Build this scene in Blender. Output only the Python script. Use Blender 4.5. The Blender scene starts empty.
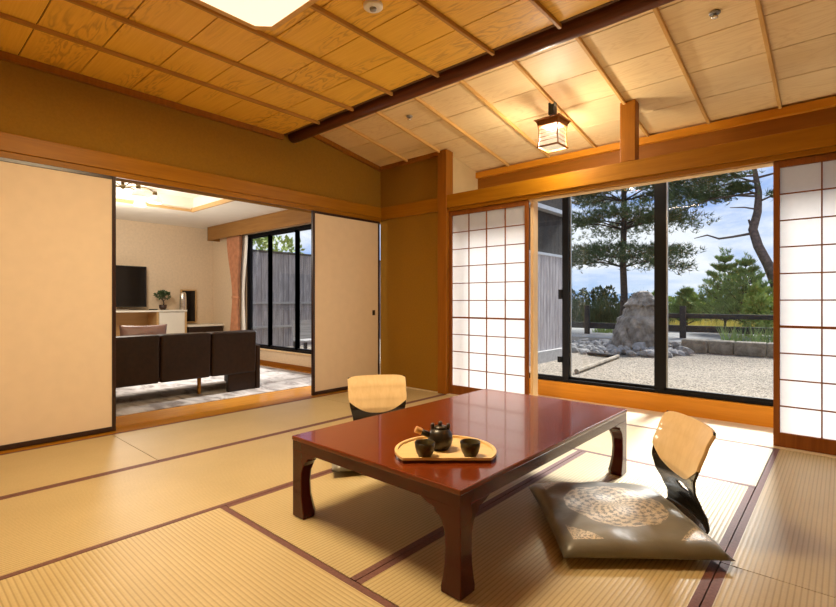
import bpy, bmesh, math, random
from mathutils import Vector, Matrix
random.seed(7)
C = bpy.context.scene.collection
R = math.radians
sc = bpy.context.scene

# ------------------------------------------------------------------ materials
def new_mat(name):
    m = bpy.data.materials.new(name); m.use_nodes = True
    nt = m.node_tree; b = nt.nodes['Principled BSDF']
    return m, nt, b
def node(nt, t, **kw):
    n = nt.nodes.new(t)
    for k, v in kw.items(): setattr(n, k, v)
    return n
def lk(nt, a, b): nt.links.new(a, b)
def coords(nt, scale=(1, 1, 1), rot=(0, 0, 0), kind='Object'):
    tc = node(nt, 'ShaderNodeTexCoord'); mp = node(nt, 'ShaderNodeMapping')
    mp.inputs['Scale'].default_value = scale; mp.inputs['Rotation'].default_value = rot
    lk(nt, tc.outputs[kind], mp.inputs['Vector']); return mp.outputs['Vector']
def ramp(nt, fac, stops):
    r = node(nt, 'ShaderNodeValToRGB'); e = r.color_ramp.elements
    while len(e) < len(stops): e.new(0.5)
    for i, (p, c) in enumerate(stops):
        e[i].position = p; e[i].color = (*c, 1)
    lk(nt, fac, r.inputs['Fac']); return r.outputs['Color']
def noise(nt, vec, scale=5, detail=3, rough=.5, dist=0):
    n = node(nt, 'ShaderNodeTexNoise'); n.inputs['Scale'].default_value = scale
    n.inputs['Detail'].default_value = detail; n.inputs['Roughness'].default_value = rough
    n.inputs['Distortion'].default_value = dist
    lk(nt, vec, n.inputs['Vector']); return n.outputs['Fac']
def math_(nt, op, a, b=0.0):
    n = node(nt, 'ShaderNodeMath', operation=op)
    for i, v in enumerate((a, b)):
        if isinstance(v, (int, float)): n.inputs[i].default_value = v
        else: lk(nt, v, n.inputs[i])
    return n.outputs[0]
def bump(nt, b, h, strength=.2, dist=.01):
    n = node(nt, 'ShaderNodeBump'); n.inputs['Strength'].default_value = strength
    n.inputs['Distance'].default_value = dist
    lk(nt, h, n.inputs['Height']); lk(nt, n.outputs['Normal'], b.inputs['Normal'])
def plain(name, col, rough=.5, metal=0, var=.08, scale=6, spec=.5, coat=0, bumpy=0):
    m, nt, b = new_mat(name)
    f = noise(nt, coords(nt), scale, 4)
    lo = tuple(max(0, c * (1 - var)) for c in col); hi = tuple(min(1, c * (1 + var)) for c in col)
    lk(nt, ramp(nt, f, [(.3, lo), (.7, hi)]), b.inputs['Base Color'])
    b.inputs['Roughness'].default_value = rough; b.inputs['Metallic'].default_value = metal
    b.inputs['Specular IOR Level'].default_value = spec
    b.inputs['Coat Weight'].default_value = coat; b.inputs['Coat Roughness'].default_value = .05
    if bumpy: bump(nt, b, f, bumpy)
    return m
def wood(name, lo, hi, axis='x', rough=.45, coat=0, dens=1.0):
    m, nt, b = new_mat(name)
    s = {'x': (1.2, 22, 22), 'y': (22, 1.2, 22), 'z': (22, 22, 1.2)}[axis]
    f = noise(nt, coords(nt, tuple(q * dens for q in s)), 1.6, 5, .6, .6)
    lk(nt, ramp(nt, f, [(.3, lo), (.68, hi)]), b.inputs['Base Color'])
    b.inputs['Roughness'].default_value = rough; b.inputs['Coat Weight'].default_value = coat; b.inputs['Specular IOR Level'].default_value = .18
    bump(nt, b, f, .06, .004)
    return m
def emis(name, col, strength):
    m, nt, b = new_mat(name)
    b.inputs['Base Color'].default_value = (.8, .75, .65, 1)
    b.inputs['Emission Color'].default_value = (*col, 1)
    b.inputs['Emission Strength'].default_value = strength
    b.inputs['Roughness'].default_value = .6
    return m

M = {}
M['nageshi'] = wood('honey cedar rail', (.30, .118, .003), (.39, .16, .006), 'x', .42)
M['nageshi_y'] = wood('honey cedar rail along the side', (.30, .118, .003), (.39, .16, .006), 'y', .42)
M['post'] = wood('honey cedar post', (.25, .085, .006), (.34, .12, .010), 'z', .42)
M['sill'] = wood('orange sill board', (.60, .22, .012), (.70, .28, .02), 'x', .35)
M['fascia'] = wood('dark orange board', (.26, .088, .006), (.32, .11, .009), 'x', .5)
M['log'] = wood('dark polished log', (.085, .026, .012), (.17, .055, .022), 'x', .3)
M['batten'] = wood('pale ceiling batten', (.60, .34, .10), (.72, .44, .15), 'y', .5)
M['batten_shaded'] = wood('ceiling batten toned for shade', (.40, .19, .035), (.50, .25, .05), 'y', .5)  # batten wood darkened here; shade over the flat ceiling put into the colour
M['shoji_wood'] = wood('red brown shoji wood', (.19, .056, .010), (.26, .085, .015), 'z', .45)
M['light_jamb'] = wood('pale jamb wood', (.72, .50, .27), (.82, .60, .34), 'z', .5)
M['track'] = wood('pale threshold', (.72, .60, .42), (.82, .70, .52), 'x', .4)
M['plaster'] = plain('ochre earth plaster', (.30, .152, .015), .92, var=.06, scale=60, bumpy=.05, spec=.2)
M['livwall'] = plain('cream living room wallpaper', (.74, .58, .40), .9, var=.05, scale=30, spec=.2)
M['livceil'] = plain('white living room ceiling', (.84, .78, .68), .9, var=.02, spec=.2)
M['plain_wall'] = plain('beige room wall', (.62, .46, .24), .9, var=.05, spec=.2)
M['livfloor'] = wood('glossy orange floorboards', (.40, .16, .022), (.56, .25, .04), 'y', .22, .3)
M['black'] = plain('black lacquer frame', (.012, .009, .008), .3, var=.2)
M['fus_frame'] = plain('dark brown lacquer edge', (.028, .010, .007), .3, var=.2)
M['fusuma'] = plain('cream fusuma paper', (.77, .63, .47), .75, var=.02, scale=12, spec=.3)
M['alu'] = plain('black aluminium', (.006, .006, .008), .45, .0, .1, spec=.15)
M['alu_grey'] = plain('grey aluminium edge', (.32, .34, .38), .35, .6, .1)
M['leather'] = plain('dark brown leather', (.017, .007, .003), .42, var=.3, scale=25, bumpy=.08, spec=.3)
M['mauve'] = plain('mauve satin', (.30, .19, .19), .45, var=.15)
M['tvblack'] = plain('black screen', (.008, .006, .005), .12, var=.1)
M['white_lam'] = plain('white laminate', (.80, .74, .62), .4, var=.03)
M['tan_lam'] = wood('tan laminate', (.50, .30, .12), (.58, .36, .16), 'y', .4)
M['dark_lam'] = wood('dark laminate', (.03, .016, .01), (.05, .028, .016), 'y', .35)
M['silver'] = plain('brushed silver', (.78, .74, .68), .22, .9, .05)
M['grey'] = plain('grey metal', (.3, .3, .3), .4, .7)
M['brass'] = plain('dark brass', (.16, .11, .045), .35, .8)
M['white_plastic'] = plain('white plastic', (.82, .78, .70), .45, var=.02)
M['leaf'] = plain('dark plant leaf', (.045, .08, .022), .5, var=.4, scale=30)
M['soil_pot'] = plain('brown pot', (.05, .022, .014), .35, var=.2)
M['pelmet'] = wood('brown pelmet board', (.27, .125, .032), (.34, .165, .045), 'x', .5)
M['curtain'] = plain('terracotta pink curtain', (.55, .25, .13), .85, var=.15, scale=12, spec=.2)
M['sheer'] = plain('white sheer curtain', (.92, .88, .82), .8, var=.02, spec=.2)
M['pottery'] = plain('black iron glaze', (.025, .018, .012), .33, var=.5, scale=40)
M['pottery_green'] = plain('dark green brown glaze', (.060, .048, .020), .3, var=.4, scale=60)
M['tray'] = wood('pale tray wood', (.74, .52, .24), (.82, .60, .31), 'x', .35)
M['tray_edge'] = plain('dark tray edge', (.05, .014, .007), .25, var=.2)
M['handle_wood'] = wood('tan handle wood', (.58, .32, .12), (.68, .40, .17), 'x', .5)
M['veneer'] = wood('birch veneer', (.76, .55, .29), (.84, .63, .36), 'z', .35, .2)
M['blk_lacq'] = plain('black lacquer ply', (.014, .010, .007), .22, var=.3, coat=.3)
M['lantern_wood'] = wood('brown lantern wood', (.22, .085, .022), (.32, .13, .035), 'z', .45)
M['heri'] = plain('purple brown cloth border', (.155, .062, .05), .6, var=.25, scale=90)
M['bark'] = plain('dark pine bark', (.060, .045, .036), .9, var=.5, scale=9, bumpy=.4)
M['bark_pale'] = plain('grey brown bark', (.13, .095, .085), .9, var=.4, scale=9, bumpy=.4)
M['needle'] = plain('pine needles', (.085, .12, .045), .6, var=.5, scale=1.5)
M['needle_light'] = plain('young pine needles', (.24, .32, .105), .6, var=.45, scale=1.5)
M['leaf_light'] = plain('yellow green leaves', (.26, .33, .075), .6, var=.35, scale=1.5)
M['leaf_dark'] = plain('dull green leaves', (.075, .10, .040), .6, var=.45, scale=1.5)
M['straw'] = plain('yellow dry grass', (.58, .50, .15), .8, var=.3, scale=2)
M['fence'] = None
M['timber'] = plain('dark weathered timber', (.030, .027, .025), .85, var=.4, scale=8)
M['deckwood'] = wood('grey deck boards', (.22, .21, .21), (.36, .35, .34), 'y', .7)
M['concrete'] = plain('pale concrete', (.42, .41, .40), .85, var=.15, scale=12)
M['asphalt'] = plain('grey lane', (.22, .215, .21), .9, var=.2, scale=3)
M['field'] = plain('field soil and grass', (.20, .19, .10), .95, var=.5, scale=.6)
M['sea'] = plain('hazy sea', (.20, .32, .46), .5, var=.05, scale=.01)
M['hill'] = plain('hazy blue hills', (.24, .36, .52), 1, var=.05, scale=.02, spec=0)
M['steel_strip'] = plain('pale metal gutter', (.55, .56, .58), .4, .3)

def mk_fence(name, k):
    m, nt, b = new_mat(name)
    f = noise(nt, coords(nt, (9, 9, .9)), 2.2, 5, .6, .3)
    c = ramp(nt, f, [(.25, (.15 * k, .135 * k, .138 * k)), (.55, (.30 * k, .275 * k, .28 * k)), (.8, (.48 * k, .45 * k, .45 * k))])
    lk(nt, c, b.inputs['Base Color']); b.inputs['Roughness'].default_value = .9
    return m
M['fence'] = mk_fence('grey weathered fence boards', .9)
M['fence_pale'] = mk_fence('silvery weathered fence boards', 1.45)

def mk_ceiling(name, lo, hi, gr, amt):
    m, nt, b = new_mat(name)
    v = coords(nt, (.8, 4.2, .6))
    f = noise(nt, v, 1.9, 3, .5, .6)
    w = math_(nt, 'SINE', math_(nt, 'MULTIPLY', f, 62.0))
    w = math_(nt, 'POWER', math_(nt, 'ABSOLUTE', math_(nt, 'ADD', math_(nt, 'MULTIPLY', w, .5), .5)), 3.0)
    band = noise(nt, coords(nt, (.8, 2.9, 1)), 1.3, 1)
    msk = math_(nt, 'MULTIPLY', ramp(nt, band, [(.40, (0, 0, 0)), (.56, (1, 1, 1))]), amt)
    w = math_(nt, 'MULTIPLY', w, msk)
    fine = noise(nt, coords(nt, (1.5, 60, 10)), 2, 3)
    base = ramp(nt, fine, [(.3, lo), (.7, hi)])
    mix = node(nt, 'ShaderNodeMix', data_type='RGBA')
    lk(nt, w, mix.inputs['Factor']); lk(nt, base, mix.inputs['A']); mix.inputs['B'].default_value = (*gr, 1)
    lk(nt, mix.outputs['Result'], b.inputs['Base Color']); b.inputs['Roughness'].default_value = .5
    return m
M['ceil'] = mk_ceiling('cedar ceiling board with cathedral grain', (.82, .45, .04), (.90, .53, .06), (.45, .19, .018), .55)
M['ceil_daylit'] = mk_ceiling('cedar ceiling board toned for daylight', (.84, .62, .32), (.90, .69, .38), (.62, .38, .14), .28)  # same cedar in a paler tone; daylight on the slope put into the colour
M['ceil_back'] = plain('shadow gap board', (.12, .05, .012), .8)

def mk_tatami(name, axis):
    m, nt, b = new_mat(name)
    pitch = .0175
    s = (0, 1 / pitch, 0) if axis == 'x' else (1 / pitch, 0, 0)
    v = coords(nt, s)
    sep = node(nt, 'ShaderNodeSeparateXYZ'); lk(nt, v, sep.inputs[0])
    t = sep.outputs['Y' if axis == 'x' else 'X']
    w = math_(nt, 'SINE', math_(nt, 'MULTIPLY', t, 2 * math.pi))
    w01 = math_(nt, 'ADD', math_(nt, 'MULTIPLY', w, .5), .5)
    big = noise(nt, coords(nt, (1.5, 1.5, 1)), 1.2, 3)
    fine = noise(nt, coords(nt, (260, 30, 1) if axis == 'x' else (30, 260, 1)), 1, 2)
    base = ramp(nt, big, [(.3, (.51, .395, .19)), (.7, (.59, .465, .24))])
    mix = node(nt, 'ShaderNodeMix', data_type='RGBA', blend_type='MULTIPLY')
    lk(nt, ramp(nt, w01, [(.02, (.66, .60, .50)), (.35, (1, 1, 1))]), mix.inputs['B']); lk(nt, base, mix.inputs['A'])
    mix.inputs['Factor'].default_value = .8
    mix2 = node(nt, 'ShaderNodeMix', data_type='RGBA', blend_type='MULTIPLY')
    lk(nt, ramp(nt, fine, [(.3, (.88, .88, .86)), (.6, (1, 1, 1))]), mix2.inputs['B']); lk(nt, mix.outputs['Result'], mix2.inputs['A'])
    mix2.inputs['Factor'].default_value = .8
    lk(nt, mix2.outputs['Result'], b.inputs['Base Color'])
    b.inputs['Roughness'].default_value = .46
    b.inputs['Specular IOR Level'].default_value = .9
    bump(nt, b, w01, .35, .0025)
    return m
M['tat_x'] = mk_tatami('rush weave ribs across', 'x')
M['tat_y'] = mk_tatami('rush weave ribs along', 'y')

def mk_lacquer(name, col, coat):
    m, nt, b = new_mat(name)
    f = noise(nt, coords(nt, (3, 3, 3)), 2, 3)
    lk(nt, ramp(nt, f, [(.3, tuple(c * .88 for c in col)), (.7, tuple(c * 1.1 for c in col))]), b.inputs['Base Color'])
    b.inputs['Roughness'].default_value = .25
    b.inputs['Coat Weight'].default_value = coat; b.inputs['Coat Roughness'].default_value = .06; b.inputs['Specular IOR Level'].default_value = .3
    return m
M['lacquer'] = mk_lacquer('red brown lacquer', (.155, .026, .005), .45)
M['lacquer_dk'] = mk_lacquer('deep red brown lacquer', (.066, .0065, .0035), .22)

def mk_paper(name, col, tr=.95):
    m, nt, b = new_mat(name)
    out = nt.nodes['Material Output']; nt.nodes.remove(b)
    f = noise(nt, coords(nt), 40, 4)
    c = ramp(nt, f, [(.3, tuple(q * .97 for q in col)), (.7, col)])
    t = node(nt, 'ShaderNodeBsdfTranslucent'); d = node(nt, 'ShaderNodeBsdfDiffuse'); mx = node(nt, 'ShaderNodeMixShader')
    lk(nt, c, t.inputs['Color']); lk(nt, c, d.inputs['Color']); mx.inputs[0].default_value = tr
    lk(nt, d.outputs[0], mx.inputs[1]); lk(nt, t.outputs[0], mx.inputs[2]); lk(nt, mx.outputs[0], out.inputs['Surface'])
    return m
M['paper'] = mk_paper('shoji paper', (.80, .79, .79), .72)

def mk_glass(name, tint=(.97, .985, .99)):
    m, nt, b = new_mat(name)
    out = nt.nodes['Material Output']; nt.nodes.remove(b)
    f = noise(nt, coords(nt), 2, 2)
    t = node(nt, 'ShaderNodeBsdfTransparent')
    lk(nt, ramp(nt, f, [(.3, tuple(q * .995 for q in tint)), (.7, tint)]), t.inputs['Color'])
    g = node(nt, 'ShaderNodeBsdfGlossy'); g.inputs['Roughness'].default_value = .02
    fr = node(nt, 'ShaderNodeLayerWeight'); fr.inputs['Blend'].default_value = .5
    k = math_(nt, 'ADD', math_(nt, 'MULTIPLY', math_(nt, 'POWER', fr.outputs['Facing'], 4.5), .5), .02)
    mx = node(nt, 'ShaderNodeMixShader'); lk(nt, k, mx.inputs[0])
    lk(nt, t.outputs[0], mx.inputs[1]); lk(nt, g.outputs[0], mx.inputs[2]); lk(nt, mx.outputs[0], out.inputs['Surface'])
    return m
M['glass'] = mk_glass('window glass')

def mk_shade(name, col, em):
    m, nt, b = new_mat(name)
    out = nt.nodes['Material Output']; nt.nodes.remove(b)
    f = noise(nt, coords(nt), 9, 3)
    e = node(nt, 'ShaderNodeEmission'); lk(nt, ramp(nt, f, [(.3, tuple(q * .93 for q in col)), (.7, col)]), e.inputs['Color'])
    e.inputs['Strength'].default_value = em
    t = node(nt, 'ShaderNodeBsdfTransparent'); mx = node(nt, 'ShaderNodeMixShader'); mx.inputs[0].default_value = .5
    lk(nt, e.outputs[0], mx.inputs[1]); lk(nt, t.outputs[0], mx.inputs[2]); lk(nt, mx.outputs[0], out.inputs['Surface'])
    return m
M['lampshade'] = emis('lit lamp panel', (1.0, .84, .60), .52)
M['lantern_paper'] = mk_shade('lit lantern paper', (1.0, .84, .55), .42)
M['glass_shade'] = emis('lit frosted glass', (1.0, .88, .70), .28)

def mk_gravel():
    m, nt, b = new_mat('pale beige gravel')
    v = node(nt, 'ShaderNodeTexVoronoi'); v.inputs['Scale'].default_value = 42
    lk(nt, coords(nt), v.inputs['Vector'])
    f2 = noise(nt, coords(nt), 1.1, 4)
    c1 = ramp(nt, v.outputs['Color'], [(.15, (.065, .048, .034)), (.42, (.25, .203, .148)), (.75, (.39, .33, .26))])
    mix = node(nt, 'ShaderNodeMix', data_type='RGBA', blend_type='MULTIPLY'); mix.inputs['Factor'].default_value = .5
    lk(nt, c1, mix.inputs['A']); lk(nt, ramp(nt, f2, [(.3, (.70, .70, .70)), (.7, (1, 1, 1))]), mix.inputs['B'])
    lk(nt, mix.outputs['Result'], b.inputs['Base Color']); b.inputs['Roughness'].default_value = .95
    bump(nt, b, v.outputs['Distance'], .8, .03)
    return m
M['gravel'] = mk_gravel()
def mk_rock(name, lo, hi, sc_=3):
    m, nt, b = new_mat(name)
    f = noise(nt, coords(nt), sc_, 8, .65, .4)
    lk(nt, ramp(nt, f, [(.3, lo), (.68, hi)]), b.inputs['Base Color']); b.inputs['Roughness'].default_value = .92
    bump(nt, b, f, .8, .06)
    return m
M['rock'] = mk_rock('rough grey rock', (.075, .062, .05), (.40, .36, .31))
M['cobble'] = mk_rock('grey cobble', (.17, .16, .15), (.44, .42, .40), 6)
M['block'] = mk_rock('brown grey cut stone', (.12, .095, .065), (.36, .31, .24), 5)

def mk_rug():
    m, nt, b = new_mat('grey marbled rug pile')
    f = noise(nt, coords(nt, (1, 2.2, 1)), 2.6, 7, .62, 1.4)
    lk(nt, ramp(nt, f, [(.34, (.16, .13, .12)), (.5, (.42, .38, .36)), (.66, (.56, .52, .50))]), b.inputs['Base Color'])
    b.inputs['Roughness'].default_value = .7
    return m
M['rug'] = mk_rug()

def mk_cushion():
    """grey green satin with a round medallion and corner sprays, pattern in the cloth"""
    m, nt, b = new_mat('grey green satin with woven medallion')
    tc = node(nt, 'ShaderNodeTexCoord'); sep = node(nt, 'ShaderNodeSeparateXYZ'); lk(nt, tc.outputs['Object'], sep.inputs[0])
    x, y = sep.outputs['X'], sep.outputs['Y']
    r = math_(nt, 'SQRT', math_(nt, 'ADD', math_(nt, 'MULTIPLY', x, x), math_(nt, 'MULTIPLY', y, y)))
    ang = math_(nt, 'ARCTAN2', y, x)
    pet = math_(nt, 'MULTIPLY', math_(nt, 'SINE', math_(nt, 'MULTIPLY', ang, 16.0)), math_(nt, 'SINE', math_(nt, 'MULTIPLY', r, 150.0)))
    vv = noise(nt, coords(nt), 120, 2, .5, 1.2)
    pat = math_(nt, 'ADD', math_(nt, 'MULTIPLY', pet, .18), vv)
    patm = math_(nt, 'GREATER_THAN', pat, .47)
    disc = math_(nt, 'LESS_THAN', r, .215)
    ring = math_(nt, 'MULTIPLY', math_(nt, 'GREATER_THAN', r, .20), disc)
    med = math_(nt, 'MAXIMUM', math_(nt, 'MULTIPLY', patm, disc), math_(nt, 'MULTIPLY', ring, patm))
    ax = math_(nt, 'ABSOLUTE', x); ay = math_(nt, 'ABSOLUTE', y)
    box_ = math_(nt, 'MULTIPLY', math_(nt, 'LESS_THAN', ax, .262), math_(nt, 'LESS_THAN', ay, .29))
    tri = math_(nt, 'GREATER_THAN', math_(nt, 'ADD', ax, ay), .435)
    corner = math_(nt, 'MULTIPLY', math_(nt, 'MULTIPLY', box_, tri), math_(nt, 'GREATER_THAN', vv, .47))
    gold = math_(nt, 'MULTIPLY', math_(nt, 'MAXIMUM', med, corner), .85)
    mix = node(nt, 'ShaderNodeMix', data_type='RGBA')
    f = noise(nt, coords(nt), 4, 3)
    base = ramp(nt, f, [(.3, (.135, .125, .098)), (.7, (.185, .172, .138))])
    lk(nt, gold, mix.inputs['Factor']); lk(nt, base, mix.inputs['A']); mix.inputs['B'].default_value = (.68, .57, .42, 1)
    lk(nt, mix.outputs['Result'], b.inputs['Base Color'])
    b.inputs['Roughness'].default_value = .40; b.inputs['Specular IOR Level'].default_value = .9; b.inputs['Sheen Weight'].default_value = .3
    bump(nt, b, noise(nt, coords(nt), 7, 4), .35, .02)
    return m
M['cushion'] = mk_cushion()

# ------------------------------------------------------------------ mesh helpers
class MB:
    def __init__(s): s.bm = bmesh.new()
    def box(s, x0, x1, y0, y1, z0, z1, rot=0, about=None):
        vs = [s.bm.verts.new((x, y, z)) for x in (x0, x1) for y in (y0, y1) for z in (z0, z1)]
        for f in ((0, 1, 3, 2), (4, 6, 7, 5), (0, 4, 5, 1), (2, 3, 7, 6), (0, 2, 6, 4), (1, 5, 7, 3)):
            s.bm.faces.new([vs[i] for i in f])
        if rot:
            p = Vector(about or ((x0 + x1) / 2, (y0 + y1) / 2, 0))
            bmesh.ops.rotate(s.bm, verts=vs, cent=p, matrix=Matrix.Rotation(rot, 3, 'Z'))
        return s
    def slab(s, pts, z0, z1):
        """vertical prism of an outline in x, y"""
        lo = [s.bm.verts.new((p[0], p[1], z0)) for p in pts]; hi = [s.bm.verts.new((p[0], p[1], z1)) for p in pts]
        n = len(pts)
        s.bm.faces.new(lo[::-1]); s.bm.faces.new(hi)
        for i in range(n): s.bm.faces.new((lo[i], lo[(i + 1) % n], hi[(i + 1) % n], hi[i]))
        return s
    def hexa(s, c8):
        vs = [s.bm.verts.new(c) for c in c8]
        for f in ((0, 3, 2, 1), (4, 5, 6, 7), (0, 1, 5, 4), (1, 2, 6, 5), (2, 3, 7, 6), (3, 0, 4, 7)): s.bm.faces.new([vs[i] for i in f])
        return s
    def loft(s, rings, cap=True):
        rr = [[s.bm.verts.new(p) for p in ring] for ring in rings]; n = len(rr[0])
        for a, b in zip(rr, rr[1:]):
            for i in range(n): s.bm.faces.new((a[i], a[(i + 1) % n], b[(i + 1) % n], b[i]))
        if cap: s.bm.faces.new(rr[0][::-1]); s.bm.faces.new(rr[-1])
        return s
    def lathe(s, prof, c=(0, 0, 0), n=28, cap=True):
        return s.loft([[(c[0] + r * math.cos(2 * math.pi * i / n), c[1] + r * math.sin(2 * math.pi * i / n), c[2] + z) for i in range(n)] for r, z in prof], cap)
    def tube(s, pts, rad, n=8, cap=True):
        pts = [Vector(p) for p in pts]; rings = []
        rad = rad if isinstance(rad, (list, tuple)) else [rad] * len(pts)
        ref = None
        for i, p in enumerate(pts):
            t = (pts[min(i + 1, len(pts) - 1)] - pts[max(i - 1, 0)]).normalized()
            if ref is None: ref = Vector((0, 0, 1)) if abs(t.z) < .9 else Vector((1, 0, 0))
            u = t.cross(ref).normalized(); w = u.cross(t).normalized(); ref = w
            rings.append([p + rad[i] * (math.cos(2 * math.pi * k / n) * u + math.sin(2 * math.pi * k / n) * w) for k in range(n)])
        return s.loft(rings, cap)
    def ball(s, c, r, seg=16, sq=(1, 1, 1)):
        m = Matrix.Translation(c) @ Matrix.Diagonal((*[r * q for q in sq], 1))
        bmesh.ops.create_uvsphere(s.bm, u_segments=seg, v_segments=seg // 2 + 2, radius=1, matrix=m); return s
    def build(s, name, mat, parent=None, smooth=False, bevel=0, seg=2):
        bmesh.ops.recalc_face_normals(s.bm, faces=s.bm.faces)
        me = bpy.data.meshes.new(name); s.bm.to_mesh(me); s.bm.free()
        o = bpy.data.objects.new(name, me); C.objects.link(o); me.materials.append(mat)
        if smooth: me.polygons.foreach_set('use_smooth', [True] * len(me.polygons))
        if bevel:
            b = o.modifiers.new('edge', 'BEVEL'); b.width = bevel; b.segments = seg; b.limit_method = 'ANGLE'; b.angle_limit = R(40)
        if parent: o.parent = parent
        return o
def tag(o, label, cat, group=None, kind=None):
    o['label'] = label; o['category'] = cat
    if group: o['group'] = group
    if kind: o['kind'] = kind
    return o
def thing(name, label, cat, loc=(0, 0, 0), rz=0, group=None, kind=None):
    o = bpy.data.objects.new(name, None); C.objects.link(o); o.empty_display_size = .05
    o.location = loc; o.rotation_euler = (0, 0, rz)
    return tag(o, label, cat, group, kind)
def st(o, label, cat): return tag(o, label, cat, None, 'structure')
def boxo(name, mat, parent, *b, bevel=0): return MB().box(*b).build(name, mat, parent, bevel=bevel)
def copy_tree(o, parent=None):
    c = o.copy(); C.objects.link(c)
    if parent: c.parent = parent
    for ch in list(o.children): copy_tree(ch, c)
    return c
def raw(name, verts, faces, mat, parent=None):
    me = bpy.data.meshes.new(name); me.from_pydata(verts, [], faces); me.update(); me.materials.append(mat)
    o = bpy.data.objects.new(name, me); C.objects.link(o)
    if parent: o.parent = parent
    return o

# room numbers: camera over the origin, windows towards +y, fusuma wall at x = XL
XL, YS, YW = -4.24, 4.10, 4.73        # fusuma wall, shoji line, window line
ZN0, ZN1 = 1.96, 2.135                # lintel band
CZ = 2.67
XR, YB = 2.3, -1.6
PX0, PX1 = -3.30, -3.18               # corner post
def cz(y): return 2.625 - .17 * (y - 4.1)

# ------------------------------------------------------------------ setting: tatami room
st(boxo('floor', M['ceil_back'], None, XL - .12, XR, YB, 4.05, -.08, -.045), 'dark boards under the straw mats of the main room', 'floor')
MATS = []
def tatami(x0, x1, y0, y1, along, label, heri=True):
    g = .0022
    t = thing('tatami_mat', label, 'tatami mat', ((x0 + x1) / 2, (y0 + y1) / 2, -.045), 0, 'tatami mats covering the floor')
    hx, hy = (x1 - x0) / 2 - g, (y1 - y0) / 2 - g
    w = .028
    if along == 'x':
        boxo('rush_surface', M['tat_x'], t, -hx, hx, -hy + w, hy - w, 0, .045)
        for s in (-1, 1):
            a, b = sorted((s * hy, s * (hy - w))); boxo('cloth_border', M['heri'], t, -hx, hx, a, b, 0, .0455)
    else:
        boxo('rush_surface', M['tat_y'], t, -hx + w, hx - w, -hy, hy, 0, .045)
        for s in (-1, 1):
            a, b = sorted((s * hx, s * (hx - w))); boxo('cloth_border', M['heri'], t, a, b, -hy, hy, 0, .0455)
X1, X2, X3, X4 = -3.20, -2.262, -1.305, -.353
tatami(XL + .12, X1, -.65, 1.18, 'y', 'straw tatami mat along the foot of the closed cream sliding door')
tatami(XL + .12, X1, 1.18, 3.06, 'y', 'straw tatami mat along the open doorway to the sofa room')
tatami(XL + .12, X1, 3.06, 4.05, 'y', 'short tatami mat in the corner by the sliding door with a square pull')
tatami(X1, X2, .26, 2.10, 'y', 'tatami mat one strip in from the doorway, ending beside the lacquer table')
tatami(X1, X2, 2.10, 4.05, 'y', 'tatami mat under the cream-faced floor chair across the table')
tatami(X2, X4, .20, 1.137, 'x', 'yellow-lit tatami mat lying crosswise before the near table legs')
tatami(X2, X3, 1.137, 3.125, 'y', 'tatami mat under the doorway half of the lacquer table')
tatami(X3, X4, 1.137, 3.125, 'y', 'tatami mat under the cushion and the window half of the table')
tatami(X2, X4, 3.125, 4.05, 'x', 'sun-bleached tatami mat lying crosswise in front of the open window')
tatami(X4, .60, .25, 2.146, 'y', 'tatami mat beyond the pink border with the cushion tip at its end')
tatami(X4, .60, 2.146, 4.05, 'y', 'ribbed tatami mat running up to the shoji screens beyond the floor chair')
tatami(X2, X4, -1.6, .20, 'y', 'tatami mat behind the yellow-lit crosswise mat')
tatami(.60, XR, .25, 4.05, 'y', 'wide tatami mat along the beige end wall')
tatami(X4, XR, -1.6, .25, 'x', 'tatami mat along the rear wall of the room')
tatami(X1, X2, -1.6, .26, 'y', 'tatami mat in the rear corner one strip in from the sliding doors')
st(boxo('floor_engawa', M['track'], None, PX0 + .06, XR, 4.17, YW, -.06, -.004), 'pale board floor strip between shoji line and window', 'floor')
st(boxo('trim_1', M['track'], None, XL, XR, 4.05, 4.17, -.06, .004), 'pale wooden threshold track under the shoji screens', 'threshold')
st(boxo('trim_2', M['nageshi_y'], None, XL - .06, XL + .12, YB, 4.05, -.06, .003), 'honey wood threshold under the sliding doors', 'threshold')
# lintels
st(MB().box(XL - .02, XL + .035, YB, 4.10, ZN0 + .045, ZN1 - .005).box(XL - .02, XL + .022, YB, 4.10, ZN0, ZN0 + .05).build('trim_3', M['nageshi_y'], None, bevel=.004), 'long honey wood lintel band above the sliding doors', 'lintel')
st(MB().box(PX1 - .06, XR, YS - .045, YS + .03, ZN0 + .035, ZN1).box(PX1, XR, YS - .02, YS + .10, ZN0, ZN0 + .04).build('trim_4', M['nageshi'], None, bevel=.004), 'honey wood lintel beam above the shoji screens', 'lintel')
st(boxo('trim_5', M['nageshi'], None, XL + .03, PX0, YS - .022, YS + .03, ZN0 + .02, ZN1 - .005, bevel=.003), 'lintel band on the plaster corner wall', 'lintel')
st(boxo('trim_6', M['light_jamb'], None, PX1, XR, YS + .02, YS + .115, ZN0 - .006, ZN0 + .002), 'pale underside strip of the shoji lintel', 'lintel')
st(boxo('trim_7', M['light_jamb'], None, -2.236, -2.205, YS + .045, YS + .135, 0.004, ZN0 - .005), 'pale upright jamb strip beside the shoji screen next to the window', 'jamb')
st(boxo('pillar', M['post'], None, PX0, PX1, YS - .05, YS + .07, -.04, cz(YS) + .0, bevel=.004), 'square cedar pillar between plaster corner and shoji screen', 'pillar')
st(boxo('trim_8', M['post'], None, -1.375, -1.255, YS - .045, YS + .055, ZN1, cz(YS) - .0, bevel=.004), 'short square strut standing on the lintel beam under the sloped ceiling', 'strut')
st(boxo('pillar_end', M['post'], None, 1.53, 1.65, YS - .05, YS + .07, -.04, cz(YS), bevel=.004), 'square cedar pillar at the far end of the shoji line', 'pillar')
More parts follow.
